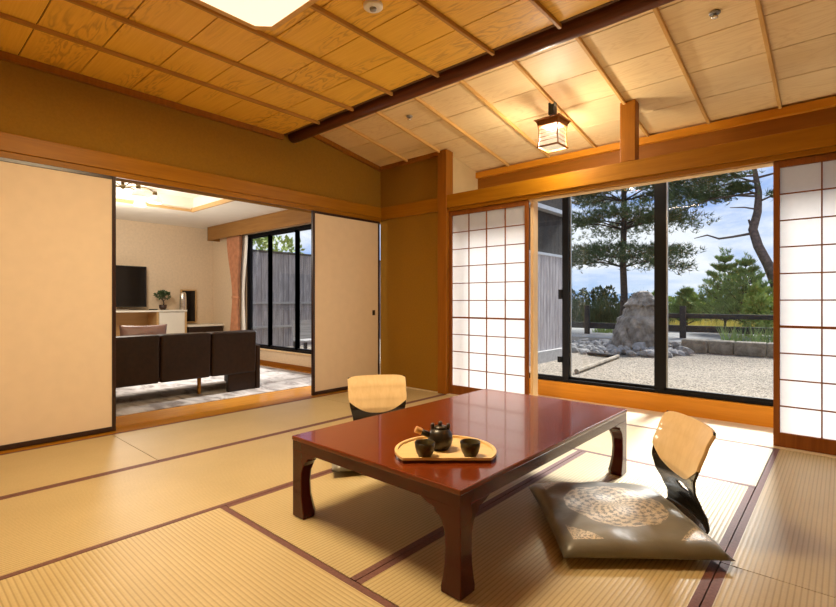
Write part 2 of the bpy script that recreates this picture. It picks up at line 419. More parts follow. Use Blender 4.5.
# walls
st(MB().box(XL - .12, XL, YB, 4.20, ZN0, CZ + .22).box(XL - .12, XL - .07, YB, -.66, -.05, ZN0).build('wall_left', M['plaster']), 'ochre plaster wall above the sliding doors', 'wall')
st(boxo('wall_corner', M['plaster'], None, XL, PX0, YS, YS + .10, -.05, cz(YS)), 'narrow ochre plaster wall between sliding door and pillar', 'wall')
st(boxo('wall_alcove', M['plain_wall'], None, PX0 - .0, PX0 + .06, YS + .10, YW + .1, -.05, cz(YS)), 'small beige side wall of the window passage', 'wall')
st(boxo('wall_back', M['plain_wall'], None, XL - 4.5, XR, YB - .1, YB, -.05, 3.0), 'beige rear wall of both rooms', 'wall')
st(boxo('wall_right', M['plain_wall'], None, XR, XR + .1, YB, YW + .1, -.05, 3.0), 'beige end wall beyond the shoji screens', 'wall')
st(boxo('wall_window', M['fascia'], None, PX0, XR, YW, YW + .1, 2.30, cz(YW) + .1), 'dark orange board wall above the window', 'wall')
st(boxo('wall_end', M['plain_wall'], None, 1.45, XR, YW, YW + .1, -.05, 2.30), 'beige wall piece beside the last window pane', 'wall')
st(boxo('trim_9', M['sill'], None, PX0 + .06, XR, YW - .05, YW + .1, cz(YW) - .075, cz(YW) - .01, bevel=.003), 'orange top beam where sloped ceiling meets the window wall', 'beam')
st(boxo('windowsill', M['sill'], None, PX0 + .06, XR, YW - .02, YW + .1, -.06, .158, bevel=.004), 'orange sill board below the black window frame', 'window sill')

# ceiling, flat part
bm = MB()
y = .65 - .345 * 7
while y < 2.70:
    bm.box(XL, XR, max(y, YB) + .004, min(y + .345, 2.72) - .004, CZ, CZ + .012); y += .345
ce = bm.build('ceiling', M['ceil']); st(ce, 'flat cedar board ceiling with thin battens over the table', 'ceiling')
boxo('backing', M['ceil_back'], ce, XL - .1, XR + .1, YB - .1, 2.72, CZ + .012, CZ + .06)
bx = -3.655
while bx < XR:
    boxo('batten', M['batten_shaded'], ce, bx - .0105, bx + .0105, YB, 2.745, CZ - .028, CZ - .001, bevel=.003); bx += .475
st(boxo('trim_10', M['post'], None, XL, XL + .04, YB, 2.72, CZ - .05, CZ - .002), 'brown edge strip where flat ceiling meets ochre wall', 'trim')
st(boxo('trim_11', M['ceil_back'], None, XL, XR, 2.722, 2.745, CZ, 2.90), 'dark riser board behind the round log', 'trim')
# ceiling, sloped part (slopes down to the window)
def slope(x0, x1, y0, y1, t0, t1, b=None):
    b = b or MB()
    b.hexa([(x0, y0, cz(y0) + t0), (x1, y0, cz(y0) + t0), (x1, y1, cz(y1) + t0), (x0, y1, cz(y1) + t0),
            (x0, y0, cz(y0) + t1), (x1, y0, cz(y0) + t1), (x1, y1, cz(y1) + t1), (x0, y1, cz(y1) + t1)]); return b
bm = MB()
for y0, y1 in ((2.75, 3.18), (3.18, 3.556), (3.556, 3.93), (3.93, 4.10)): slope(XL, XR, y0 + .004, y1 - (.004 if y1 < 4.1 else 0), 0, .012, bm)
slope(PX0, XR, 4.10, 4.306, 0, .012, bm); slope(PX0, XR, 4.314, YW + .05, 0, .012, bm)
cs = bm.build('ceiling_slope', M['ceil_daylit']); st(cs, 'sloped cedar board ceiling falling from the log to the window', 'ceiling')
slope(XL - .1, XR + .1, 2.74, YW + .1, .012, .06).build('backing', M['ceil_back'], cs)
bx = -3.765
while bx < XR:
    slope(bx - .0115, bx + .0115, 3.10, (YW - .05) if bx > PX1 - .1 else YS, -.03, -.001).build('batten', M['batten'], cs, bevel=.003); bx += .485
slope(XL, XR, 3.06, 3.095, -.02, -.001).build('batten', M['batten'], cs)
slope(XL, XL + .035, 2.75, YS, -.05, -.002).build('edge_strip', M['post'], cs)
slope(XL, PX0, YS - .035, YS - .002, -.04, -.002).build('edge_strip', M['post'], cs)
lg = MB().tube([(XL + .0, 2.855, 2.685), (XL + 1.5, 2.852, 2.688), (-1.2, 2.856, 2.686), (.6, 2.853, 2.688), (XR, 2.855, 2.687)], [.062, .060, .062, .060, .061], 20).build('ceiling_beam', M['log'], smooth=True)
st(lg, 'round dark log beam crossing the ceiling', 'beam')

# ------------------------------------------------------------------ fusuma doors
def fusuma(name, y0, y1, x, label, pull=None):
    t = thing(name, label, 'sliding door', (x, y0, .006), 0, None, 'structure')
    H, w = 1.948, y1 - y0
    boxo('paper_panel', M['fusuma'], t, -.010, .010, .012, w - .012, .02, H - .012)
    f = .026
    b = MB().box(-.017, .017, 0, f, 0, H).box(-.017, .017, w - f, w, 0, H).box(-.0165, .0165, f, w - f, 0, .036).box(-.0165, .0165, f, w - f, H - .026, H)
    b.build('lacquer_frame', M['fus_frame'], t, bevel=.002)
    if pull:
        boxo('door_pull', M['black'], t, .008, .014, w - .115, w - .075, .825, .885, bevel=.002)
    return t
fusuma('door_1', .265, 1.228, XL + .045, 'wide cream sliding door beside the opening to the sofa room')
fusuma('door_2', 3.057, 4.03, XL + .045, 'cream sliding door with square black pull beside the ochre corner', True)
fusuma('door_3', -.68, .29, XL + .006, 'cream sliding door running behind the wide one')

# ------------------------------------------------------------------ shoji screens
def shoji(name, x0, x1, yc, label):
    t = thing(name, label, 'shoji screen', (x0, yc, .006), 0, None, 'structure')
    w, H = x1 - x0, 1.95
    s, tr, br = .036, .045, .095
    boxo('paper', M['paper'], t, s - .005, w - s + .005, .004, .0052, br - .005, H - tr + .005)
    MB().box(0, s, -.015, .015, 0, H).box(w - s, w, -.015, .015, 0, H).box(s, w - s, -.014, .014, H - tr, H).box(s, w - s, -.014, .014, 0, br).build('frame', M['shoji_wood'], t, bevel=.002)
    b = MB(); n = 10; hh = (H - tr - br)
    for i in range(1, n):
        z = br + hh * i / n; q = .0085 if i == n - 6 else .0042
        b.box(s, w - s, -.008, .0035, z - q, z + q)
    for i in range(1, 4):
        xx = s + (w - 2 * s) * i / 4; b.box(xx - .0042, xx + .0042, -.0085, .003, br, H - tr)
    b.build('lattice', M['shoji_wood'], t)
shoji('door_4', PX1, -2.237, YS + .012, 'shoji screen of forty white panes next to the cedar pillar')
shoji('door_5', -.362, .59, YS + .012, 'tall shoji screen standing beyond the floor chair at the open window edge')
shoji('door_6', .56, 1.53, YS + .050, 'shoji screen tucked behind the one at the open window edge')

# ------------------------------------------------------------------ main window: four sliding sashes
WZ0, WZ1 = .158, 2.30
wf = thing('window_1', 'black aluminium window frame behind the shoji opening', 'window frame', (0, YW + .02, 0), 0, None, 'structure')
MB().box(-3.07, 1.45, 0, .09, WZ0, WZ0 + .03).box(-3.07, 1.45, 0, .09, WZ1 - .03, WZ1).box(-3.07, -3.03, 0, .09, WZ0, WZ1).box(1.41, 1.45, 0, .09, WZ0, WZ1).build('outer_frame', M['alu'], wf)
wx = [-3.03, -2.165, -1.255, -.35, .54, 1.41]
for i in range(5):
    a, b_ = wx[i], wx[i + 1]; yo = .018 if i % 2 == 0 else .05
    p = thing('window_%d' % (i + 2), ['clear sash looking at the grey board fence', 'clear sash framing the dark pine and the big rock', 'clear sash framing the young pines and the leaning trunk', 'clear sash behind the shoji screen beyond the floor chair', 'clear sash at the end behind the last shoji screen'][i], 'window', (0, YW + .02 + yo, 0), 0, None, 'structure')
    e = .034; ea, eb = (.05 if i == 2 else .034), (.05 if i == 1 else .034)
    MB().box(a - ea, a + ea, -.012, .012, WZ0 + .03, WZ1 - .03).box(b_ - eb, b_ + eb, -.012, .012, WZ0 + .03, WZ1 - .03).box(a + e, b_ - e, -.012, .012, WZ0 + .03, WZ0 + .055).box(a + e, b_ - e, -.012, .012, WZ1 - .06, WZ1 - .03).build('sash_frame', M['alu'], p)
    if i in (1, 2): boxo('grey_edge', M['alu_grey'], p, a + ea, a + ea + .012, -.008, .010, WZ0 + .055, WZ1 - .06)
    boxo('pane', M['glass'], p, a + e, b_ - e, -.003, .003, WZ0 + .055, WZ1 - .06)
    if i == 0:
        boxo('lock', M['alu'], p, b_ - e - .035, b_ - e, -.028, -.011, 1.02, 1.12); boxo('lock', M['alu'], p, b_ - e - .045, b_ - e, -.028, -.011, .36, .42)

# ------------------------------------------------------------------ living room
LX = -8.63
st(boxo('floor_living', M['livfloor'], None, LX, XL - .06, YB, 4.2, -.06, -.002), 'glossy orange board floor of the sofa room', 'floor')
st(boxo('wall_tv', M['livwall'], None, LX - .1, LX, YB, 4.25, -.06, 2.5), 'cream wallpapered wall behind the television', 'wall')
b = MB().box(LX, -7.45, 4.1, 4.2, -.05, 2.5).box(-7.45, XL - .1, 4.1, 4.2, -.05, .225).box(-7.45, XL - .1, 4.1, 4.2, 2.10, 2.5)
st(b.build('wall_garden', M['livwall']), 'cream wall around the sofa room window', 'wall')
st(boxo('baseboard_garden', M['fascia'], None, -7.6, XL - .1, 4.085, 4.0995, -.002, .06), 'brown baseboard under the sofa room window', 'baseboard')
st(boxo('trim_12', M['light_jamb'], None, -7.47, XL - .1, 4.075, 4.105, .225, .245), 'pale window ledge in the sofa room', 'trim')
b = MB()
rx0, rx1, ry0, ry1, z0, z1 = -7.12, -5.2, -.6, 3.09, 2.30, 2.50
b.box(LX, rx0, YB, 4.2, z0, z1).box(rx1, XL - .12, YB, 4.2, z0, z1).box(rx0, rx1, YB, ry0, z0, z1).box(rx0, rx1, ry1, 4.2, z0, z1).box(LX, XL - .12, YB, 4.2, z1, z1 + .06)
st(b.build('ceiling_living', M['livceil']), 'white ceiling with recessed tray in the sofa room', 'ceiling')
st(MB().box(rx0, rx1, ry1 - .03, ry1 - .001, z0 - .006, z0 + .05).box(rx0 + .001, rx0 + .02, ry0, ry1 - .03, z0 - .004, z0 + .03).build('trim_13', M['tan_lam']), 'tan moulding along the recessed ceiling edge', 'trim')
b = thing('curtain_pelmet', 'long brown wooden pelmet box above the sofa room window', 'pelmet', (0, 0, 0))
MB().box(-8.38, XL - .13, 3.885, 3.905, 2.06, 2.297).box(-8.38, -8.36, 3.905, 4.098, 2.06, 2.297).build('pelmet_board', M['pelmet'], b, bevel=.002)
boxo('pelmet_end_cap', M['dark_lam'], b, -8.386, -8.381, 3.885, 4.098, 2.06, 2.297)
# living window
lw = thing('window_7', 'black framed window of the sofa room', 'window frame', (0, 4.12, 0), 0, None, 'structure')
MB().box(-7.45, XL - .12, 0, .07, .225, .275).box(-7.45, XL - .12, 0, .07, 2.055, 2.10).box(-7.45, -7.40, 0, .07, .225, 2.10).box(-4.41, XL - .12, 0, .07, .225, 2.1).build('outer_frame', M['alu'], lw)
lx = [-7.40, -6.80, -6.06, -5.3, -4.41]
for i in range(4):
    a, b_ = lx[i], lx[i + 1]; e = .035
    p = thing('window_%d' % (i + 8), ['narrow glass sash beside the gathered curtain', 'middle glass sash showing fence boards and leaves', 'glass sash with blue sky beside the square-pull sliding door', 'glass sash concealed behind the sliding door'][i], 'window', (0, 4.155, 0), 0, None, 'structure')
    MB().box(a - e, a + e, -.02, .02, .275, 2.055).box(b_ - e, b_ + e, -.02, .02, .275, 2.055).box(a + e, b_ - e, -.02, .02, .275, .30).box(a + e, b_ - e, -.02, .02, 2.03, 2.055).build('sash_frame', M['alu'], p)
    boxo('pane', M['glass'], p, a + e, b_ - e, -.003, .003, .30, 2.03)
# curtain (gathered, tied at the waist)
def drape(name, x0, x1, y0, waist, xw, tie, mat, label, cat, folds, zt=2.075, zb=.02, depth=.05):
    n, mz = folds * 10, 44; vs = []; fs = []
    hw0, xc0 = (x1 - x0) / 2, (x0 + x1) / 2
    for j in range(mz + 1):
        z = zt + (zb - zt) * j / mz
        k = max(0, 1 - abs(z - tie) / (zt - tie if z > tie else 1.1)); k = k * k * (3 - 2 * k) if z > tie else k ** .8
        hw = hw0 * (1 - k) + waist * k; xm = xc0 * (1 - k) + xw * k
        if z < tie: hw = max(waist, hw * .92)
        for i in range(n + 1):
            u = i / n * 2 - 1; ph = folds * 2 * math.pi * i / n
            vs.append((xm + hw * u + .25 * hw / folds * math.sin(ph * 2), y0 + depth * (1 - .45 * k) * math.sin(ph), z))
    w = n + 1
    for j in range(mz):
        for i in range(n): fs.append((j * w + i, j * w + i + 1, (j + 1) * w + i + 1, (j + 1) * w + i))
    o = raw(name, vs, fs, mat); s = o.modifiers.new('thick', 'SOLIDIFY'); s.thickness = .003
    o.data.polygons.foreach_set('use_smooth', [True] * len(fs))
    return tag(o, label, cat)
cu = drape('curtain', -7.80, -7.37, 3.965, .085, -7.54, 1.06, M['curtain'], 'terracotta pink curtain gathered with a tieback beside the sofa room window', 'curtain', 7)
tb = MB().lathe([(.100, 0), (.104, .02), (.100, .045)], (0, 0, 0), 20, cap=False).build('tieback', M['curtain'], cu, smooth=True); tb.location = (-7.54, 3.965, 1.04); tb.scale = (1, .5, 1)
drape('sheer_curtain', -7.60, -7.31, 4.055, .05, -7.47, 1.06, M['sheer'], 'white sheer curtain strip between the pink curtain and the window frame', 'curtain', 6, depth=.014)

# sofa (back towards the tatami room)
sf = thing('sofa', 'dark brown leather three-seat sofa seen from behind in the next room', 'sofa', (-4.98, 0, 0))
ys = [1.345, 1.850, 2.357, 2.878]
for i in range(3):
    a, b_ = ys[i] + .004, ys[i + 1] - .004
    b = MB(); b.hexa([(-.16, a, .20), (-.02, a, .195), (-.02, b_, .195), (-.16, b_, .20), (-.20, a, .667), (0, a, .667), (0, b_, .667), (-.20, b_, .667)])
    b.build('backrest', M['leather'], sf, bevel=.022, seg=4)
    MB().box(-.78, -.17, a, b_, .20, .42).build('seat', M['leather'], sf, bevel=.03, seg=4)
boxo('side_panel', M['leather'], sf, -.80, -.03, 2.882, 2.935, .004, .50, bevel=.012)
boxo('side_panel', M['leather'], sf, -.80, -.03, 1.285, 1.341, .004, .50, bevel=.012)
boxo('base_panel', M['leather'], sf, -.10, -.045, 2.56, 2.881, .004, .20, bevel=.006)
for yy in (1.42, 2.31):
    MB().lathe([(.016, 0), (.022, .2)], (-.20, yy, 0), 14).build('leg', M['livfloor'], sf, smooth=True)
def puff(name, hx, hy, hz, mat, parent, flat=.3, pw=3, cusp=.04, n=26):
    vs = []; fs = []
    def P(u, v, s):
        e = (1 - abs(u) ** pw) * (1 - abs(v) ** pw); e = max(e, 0) ** .5
        k = 1 + cusp * (u * u * v * v) - cusp * .6 * ((1 - u * u) * v ** 6 + (1 - v * v) * u ** 6)
        wr = 0.0035 * math.sin(11 * u + 5 * v) * e + .003 * math.sin(13 * v - 4 * u) * e
        return (hx * u * k, hy * v * k, hz * e * (1 if s > 0 else -flat) + (wr if s > 0 else 0))
    for s in (1, -1):
        for j in range(n + 1):
            for i in range(n + 1): vs.append(P(i / n * 2 - 1, j / n * 2 - 1, s))
    w = n + 1; o = w * w
    for j in range(n):
        for i in range(n):
            q = (j * w + i, j * w + i + 1, (j + 1) * w + i + 1, (j + 1) * w + i); fs.append(q); fs.append(tuple(o + k for k in q[::-1]))
    me = bpy.data.meshes.new(name); me.from_pydata(vs, [], fs); me.materials.append(mat)
    bm_ = bmesh.new(); bm_.from_mesh(me); bmesh.ops.remove_doubles(bm_, verts=bm_.verts, dist=.0006); bmesh.ops.recalc_face_normals(bm_, faces=bm_.faces); bm_.to_mesh(me); bm_.free()
    me.polygons.foreach_set('use_smooth', [True] * len(me.polygons))
    ob = bpy.data.objects.new(name, me); C.objects.link(ob)
    if parent: ob.parent = parent
    return ob
pl = puff('throw_pillow', .21, .17, .06, M['mauve'], None, 1); pl.location = (-5.28, 1.80, .585); pl.rotation_euler = (R(90), 0, R(86))
tag(pl, 'mauve satin throw pillow peeking over the sofa back', 'pillow')
rg = boxo('rug', M['rug'], None, -8.1, -4.72, -.4, 3.96, -.001, .004); tag(rg, 'grey marbled rug under the sofa', 'rug')

# tv wall furniture
cb = thing('tv_cabinet', 'low white and tan cabinet along the wall carrying the television', 'cabinet', (-8.42, 2.3, 0))
MB().box(-.20, .22, -.9, 1.16, .825, .853).build('top', M['white_lam'], cb, bevel=.003)
MB().box(-.20, .20, -.9, -.87, 0, .825).box(-.20, .20, 1.125, 1.16, 0, .825).box(-.2, .2, .69, .72, 0, .825).box(-.20, -.18, -.9, 1.16, 0, .825).box(-.2, .2, -.87, .69, .42, .445).box(-.2, .2, -.87, .69, 0.02, .05).build('carcass', M['tan_lam'], cb)
boxo('door', M['white_lam'], cb, .19, .212, .725, 1.122, .02, .815, bevel=.003)
boxo('handle', M['grey'], cb, .212, .222, .75, .76, .5, .62)
tv = thing('television', 'flat black television on the low white cabinet', 'television', (-8.45, 2.335, .855))
boxo('bezel', M['black'], tv, -.02, .02, -.52, .58, .05, .70, bevel=.005)
boxo('screen', M['tvblack'], tv, .0205, .022, -.505, .565, .065, .685)
MB().box(-.10, .10, -.2, .3, 0, .012).box(-.012, .012, -.05, .15, .012, .06).build('stand', M['silver'], tv, bevel=.003)
rm = boxo('remote_control', M['black'], None, -8.30, -8.26, 2.90, 3.02, .8545, .872, bevel=.004); tag(rm, 'small black remote lying beside the television', 'remote control')
pt = thing('potted_plant', 'small bonsai-like plant in a brown pot on the white cabinet', 'potted plant', (-8.42, 3.16, .854))
MB().lathe([(.035, 0), (.055, .03), (.062, .085), (.052, .085), (.048, .07)], n=20).build('pot', M['soil_pot'], pt, smooth=True)
MB().tube([(0, 0, .06), (.01, .01, .11), (-.005, 0, .16), (.01, -.02, .21)], [.012, .010, .008, .006]).tube([(0, 0, .14), (.01, .05, .19)], [.006, .004]).tube([(0, 0, .15), (0, -.05, .20)], [.006, .004]).build('trunk', M['bark'], pt, smooth=True)
def leafcloud(name, blobs, per, size, mat, parent, up=.3):
    vs, fs = [], []
    for (c, r) in blobs:
        for _ in range(per):
            d = Vector((random.gauss(0, 1), random.gauss(0, 1), random.gauss(0, 1))).normalized()
            p = Vector(c) + Vector((d.x * r[0], d.y * r[1], d.z * r[2])) * random.uniform(.55, 1) ** .6
            a = (d + Vector((random.gauss(0, .5), random.gauss(0, .5), random.gauss(0, .5) + up))).normalized()
            t = a.cross(Vector((random.gauss(0, 1), random.gauss(0, 1), random.gauss(0, 1)))).normalized()
            L = size * random.uniform(.7, 1.3); i = len(vs)
            vs += [p, p + a * L * .5 + t * L * .3, p + a * L, p + a * L * .5 - t * L * .3]; fs.append((i, i + 1, i + 2, i + 3))
    return raw(name, [tuple(v) for v in vs], fs, mat, parent)
leafcloud('leaves', [((.01, -.06, .24), (.05, .05, .04)), ((.01, .05, .23), (.05, .05, .04)), ((0, 0, .27), (.05, .05, .03))], 60, .045, M['leaf'], pt)
mr = thing('wall_panel_mirror', 'dark glass panel in a thin wood frame against the wall beside the cabinet', 'mirror', (-8.61, 3.64, .62))
MB().box(0, .025, -.13, -.11, 0, .58).box(0, .025, .12, .14, 0, .58).box(0, .025, -.11, .12, .56, .58).box(0, .025, -.11, .12, 0, .02).build('frame', M['tan_lam'], mr)
boxo('glass_panel', M['tvblack'], mr, .002, .018, -.11, .12, .02, .56)
vs_ = MB().lathe([(.040, 0), (.047, .1), (.058, .28), (.060, .42), (.052, .52), (.034, .555), (.030, .55)], (0, 0, 0), 24).build('vase', M['silver'], smooth=True); vs_.location = (-8.46, 3.425 + .07, .60)
tag(vs_, 'tall polished silver vase standing before the dark glass panel', 'vase')
bn = thing('low_desk', 'low dark desk with pale top between the cabinet and the curtain', 'desk', (-8.4, 3.8, 0))
boxo('top', M['white_lam'], bn, -.22, .22, -.33, .29, .565, .598, bevel=.003)
boxo('drawer_front', M['dark_lam'], bn, -.2, .2, -.31, .27, .45, .5645, bevel=.003)
for s in (-.30, .25):
    boxo('leg', M['dark_lam'], bn, -.2, .2, s, s + .03, 0, .45)
# chandelier
ch = thing('chandelier', 'brass chandelier with frosted glass flower shades in the sofa room', 'chandelier', (-6.62, 2.02, 2.5))
MB().lathe([(.07, 0), (.07, -.02), (.02, -.03), (.02, -.09), (.03, -.11), (.0, -.13)], n=18).build('ceiling_stem', M['brass'], ch, smooth=True)
for k in range(6):
    a = R(60 * k + 10); dx, dy = math.cos(a), math.sin(a)
    ar = MB().tube([(.02 * dx, .02 * dy, -.10), (.15 * dx, .15 * dy, -.075), (.27 * dx, .27 * dy, -.09), (.34 * dx, .34 * dy, -.13)], .007).build('arm', M['brass'], ch, smooth=True)
    h = MB().lathe([(.022, 0), (.028, -.03), (.02, -.05)], (.345 * dx, .345 * dy, -.12), 14).build('lamp_holder', M['brass'], ar, smooth=True)
    MB().lathe([(.02, 0), (.055, -.03), (.075, -.075), (.08, -.10), (.074, -.10), (.05, -.04), (.015, -.012)], (.345 * dx, .345 * dy, -.165), 18).build('glass_shade', M['glass_shade'], ar, smooth=True)

# ------------------------------------------------------------------ lacquer table
TX0, TX1, TY0, TY1, TH = -1.925, -.945, 1.288, 2.905, .3715
tb = thing('low_table', 'low red-brown lacquered table in the middle of the tatami room', 'table', ((TX0 + TX1) / 2, (TY0 + TY1) / 2, .001), R(-.3))
hx, hy = (TX1 - TX0) / 2, (TY1 - TY0) / 2
boxo('table_top', M['lacquer'], tb, -hx, hx, -hy, hy, TH - .020, TH, bevel=.004)
b = MB(); ah = .306
b.box(-hx + .004, hx - .004, -hy + .004, -hy + .03, ah, TH - .0205).box(-hx + .004, hx - .004, hy - .03, hy - .004, ah, TH - .0205)
b.box(-hx + .004, -hx + .03, -hy + .03, hy - .03, ah, TH - .0205).box(hx - .03, hx - .004, -hy + .03, hy - .03, ah, TH - .0205)
b.build('apron', M['lacquer_dk'], tb)
def tleg(sx, sy):
    prof = [(0, .084), (.02, .086), (.045, .080), (.10, .070), (.16, .067), (.21, .070), (.245, .082), (.262, .096), (.270, .112), (.284, .116), (.292, .150), (ah + .004, .190)]
    rings = []
    for z, w in prof:
        x0, y0 = hx - .003, hy - .003; c = .25 * w
        # outer corner stays square, inner corner is eased
        pts = [(x0, y0), (x0 - w, y0), (x0 - w, y0 - w * .45), (x0 - w * .45, y0 - w), (x0, y0 - w)] if z > .25 else [(x0, y0), (x0 - w, y0), (x0 - w, y0 - w * .72), (x0 - w * .72, y0 - w), (x0, y0 - w)]
        rings.append([(sx * px, sy * py, z) for px, py in pts])
    MB().loft(rings).build('leg', M['lacquer_dk'], tb, bevel=.004)
for sx in (-1, 1):
    for sy in (-1, 1): tleg(sx, sy)

# tray and tea things
zt = .3730
tr = thing('tea_tray', 'pale wooden half-moon tray with one straight edge on the lacquer table', 'tray', (-1.227, 1.556, zt), R(41.6))
def dshape(r, cut, n=48):
    a0 = math.asin(cut / r); pts = []
    for i in range(n + 1):
        a = -a0 + (math.pi + 2 * a0) * i / n; pts.append((r * math.cos(a), r * math.sin(a)))
    return pts
out, inn = dshape(.208, .118), dshape(.195, .108)
MB().slab(out, 0, .010).build('tray_base', M['tray_edge'], tr)
MB().slab(inn, .0100, .0112).build('tray_floor', M['tray'], tr)
b = MB(); n = len(out)
b.loft([[(*out[i], .0102) for i in range(n)], [(*out[i], .020) for i in range(n)], [(*inn[i], .020) for i in range(n)], [(*inn[i], .0113) for i in range(n)]], cap=False)
b.build('rim', M['tray'], tr)
zt2 = zt + .0115
def cup(loc, label):
    c = thing('tea_cup', label, 'tea cup', loc, 0, 'dark tea cups on the tray')
    MB().lathe([(.0, .004), (.020, .004), (.021, 0), (.024, 0), (.026, .006), (.034, .020), (.039, .040), (.0405, .056), (.039, .0575), (.037, .056), (.0345, .036), (.028, .017), (.0, .012)], n=32, cap=False).build('bowl', M['pottery_green'], c, smooth=True)
    MB().lathe([(.039, .0570), (.0408, .0585), (.0394, .0598), (.0375, .0585), (.039, .0570)], n=32, cap=False).build('rim', M['pottery'], c, smooth=True)
    return c
cup((-1.238, 1.440, zt2), 'dark tea cup standing in front of the round teapot')
cup((-1.108, 1.565, zt2), 'dark tea cup standing apart from the teapot on the open end of the tray')
tp = thing('teapot', 'round black teapot with tan side handle on the tray', 'teapot', (-1.258, 1.562, zt2), R(128)); tp.scale = (1.13, 1.13, 1.13)
MB().lathe([(.0, 0), (.030, 0), (.033, .004), (.041, .016), (.046, .036), (.044, .056), (.034, .072), (.022, .078), (.0, .078)], n=32, cap=False).build('body', M['pottery'], tp, smooth=True)
lid = MB().lathe([(.0, .0785), (.026, .0785), (.026, .081), (.016, .086), (.0, .088)], n=24, cap=False).build('lid', M['pottery'], tp, smooth=True)
MB().ball((0, 0, .094), .0085, 14).build('knob', M['pottery'], lid, smooth=True)
for s in (-1, 1):
    b = MB().tube([(.006 * 0, s * .026, .066), (0, s * .029, .080), (0, s * .029, .088), (0, s * .027, .094)], [.0075, .0075, .0078, .0045], 12)
    b.build('lug', M['pottery'], tp, smooth=True)
MB().tube([(.040, .0, .045), (.056, .002, .056), (.068, .003, .068)], [.012, .0095, .008], 14).build('spout', M['pottery'], tp, smooth=True)
hd = MB().tube([(-.008, .040, .052), (-.012, .056, .060), (-.016, .068, .066)], [.011, .0105, .011], 14).build('handle_socket', M['pottery'], tp, smooth=True)
MB().tube([(-.0162, .0685, .0665), (-.022, .090, .077)], [.0115, .0125], 14).build('handle', M['handle_wood'], tp, smooth=False, bevel=.002)

# ------------------------------------------------------------------ legless floor chairs with cushions
def floor_chair(loc, rz, label):
    """local +x is where the sitter faces"""
    t = thing('floor_chair', label, 'floor chair', loc, rz, 'legless floor chairs at the low table')
    prof = [(.0, .02), (.02, -.03), (.06, -.064), (.10, -.060), (.15, -.036), (.21, -.006), (.26, .003), (.32, -.010), (.40, -.040), (.475, -.078)]
    def fwd(z):
        for (z0, f0), (z1, f1) in zip(prof, prof[1:]):
            if z <= z1:
                k = (z - z0) / (z1 - z0); k = k * k * (3 - 2 * k) * .35 + k * .65; return f0 + (f1 - f0) * k
        return prof[-1][1]
    def hw(z):
        pts = [(0, .175), (.06, .172), (.11, .165), (.16, .166), (.22, .178), (.28, .194), (.34, .200), (.475, .202)]
        for (z0, f0), (z1, f1) in zip(pts, pts[1:]):
            if z <= z1: return f0 + (f1 - f0) * (z - z0) / (z1 - z0)
        return .202
    def P(u, z, d): return (fwd(z) + .03 * u * u + d, hw(z) * u, z)
    nz, nu = 60, 40
    def vline(u): return .225 + .085 * abs(u) ** 2.4       # lower edge of the pale veneer
    def surf(sel, name, mat, d, th, grow=0):
        vs, idx, fs = [], {}, []
        def vid(i, j):
            if (i, j) not in idx:
                u = i / nu * 2 - 1; idx[(i, j)] = len(vs); vs.append(zmap(u, j))
            return idx[(i, j)]
        zmap = sel[1]
        for i in range(nu):
            for j in range(nz):
                if sel[0]((i + .5) / nu * 2 - 1, j + .5): fs.append((vid(i, j), vid(i + 1, j), vid(i + 1, j + 1), vid(i, j + 1)))
        vs2 = [(x + d, y, z) for x, y, z in vs]
        o = raw(name, vs2, fs, mat, t); s = o.modifiers.new('thick', 'SOLIDIFY'); s.thickness = th; s.offset = 0
        o.data.polygons.foreach_set('use_smooth', [True] * len(fs))
        bv = o.modifiers.new('edge', 'BEVEL'); bv.width = .0025; bv.segments = 2; bv.limit_method = 'ANGLE'; bv.angle_limit = R(50)
        return o
    # black moulded shell with an oval hand hole
    def z_of(u, j): return .005 + .462 * j / nz
    def keep(u, j):
        z = z_of(u, j); y = hw(z) * u; return ((y) / .048) ** 2 + ((z - .178) / .020) ** 2 > 1
    shell = surf((keep, lambda u, j: P(u, z_of(u, j), 0)), 'back_shell', M['blk_lacq'], 0, .010)
    def z_v(u, j): return vline(u) + (.473 - .018 * abs(u) ** 8 - vline(u)) * j / nz
    surf((lambda u, j: True, lambda u, j: P(u * 1.012, z_v(u, j), 0)), 'back_veneer', M['veneer'], .0002, .015)
    MB().slab([(.04, -.172), (.40, -.19), (.42, -.15), (.42, .15), (.40, .19), (.04, .172)], .002, .012).build('seat_board', M['blk_lacq'], t, bevel=.002)
    return t
def zabuton(loc, rz, label):
    c = puff('seat_cushion', .308, .340, .060, M['cushion'], None, .42, 6, .022)
    c.location = (loc[0], loc[1], .041); c.rotation_euler = (0, 0, rz)
    return tag(c, label, 'cushion', 'satin cushions on the floor chairs')
A1 = R(219.5)
floor_chair((-.548, 2.370, .001), A1, 'floor chair with tan backrest rising behind the medallion cushion near the window')
zabuton((-.760, 2.172, 0), A1, 'grey satin cushion with gold medallion beside the table and window')
A2 = R(-35)
floor_chair((-2.425, 2.318, .001), A2, 'floor chair with cream-lit backrest on the doorway side of the table')
zabuton((-2.425 + .262 * math.cos(A2), 2.318 + .262 * math.sin(A2), 0), A2, 'dark satin cushion mostly hidden under the doorway side of the table')

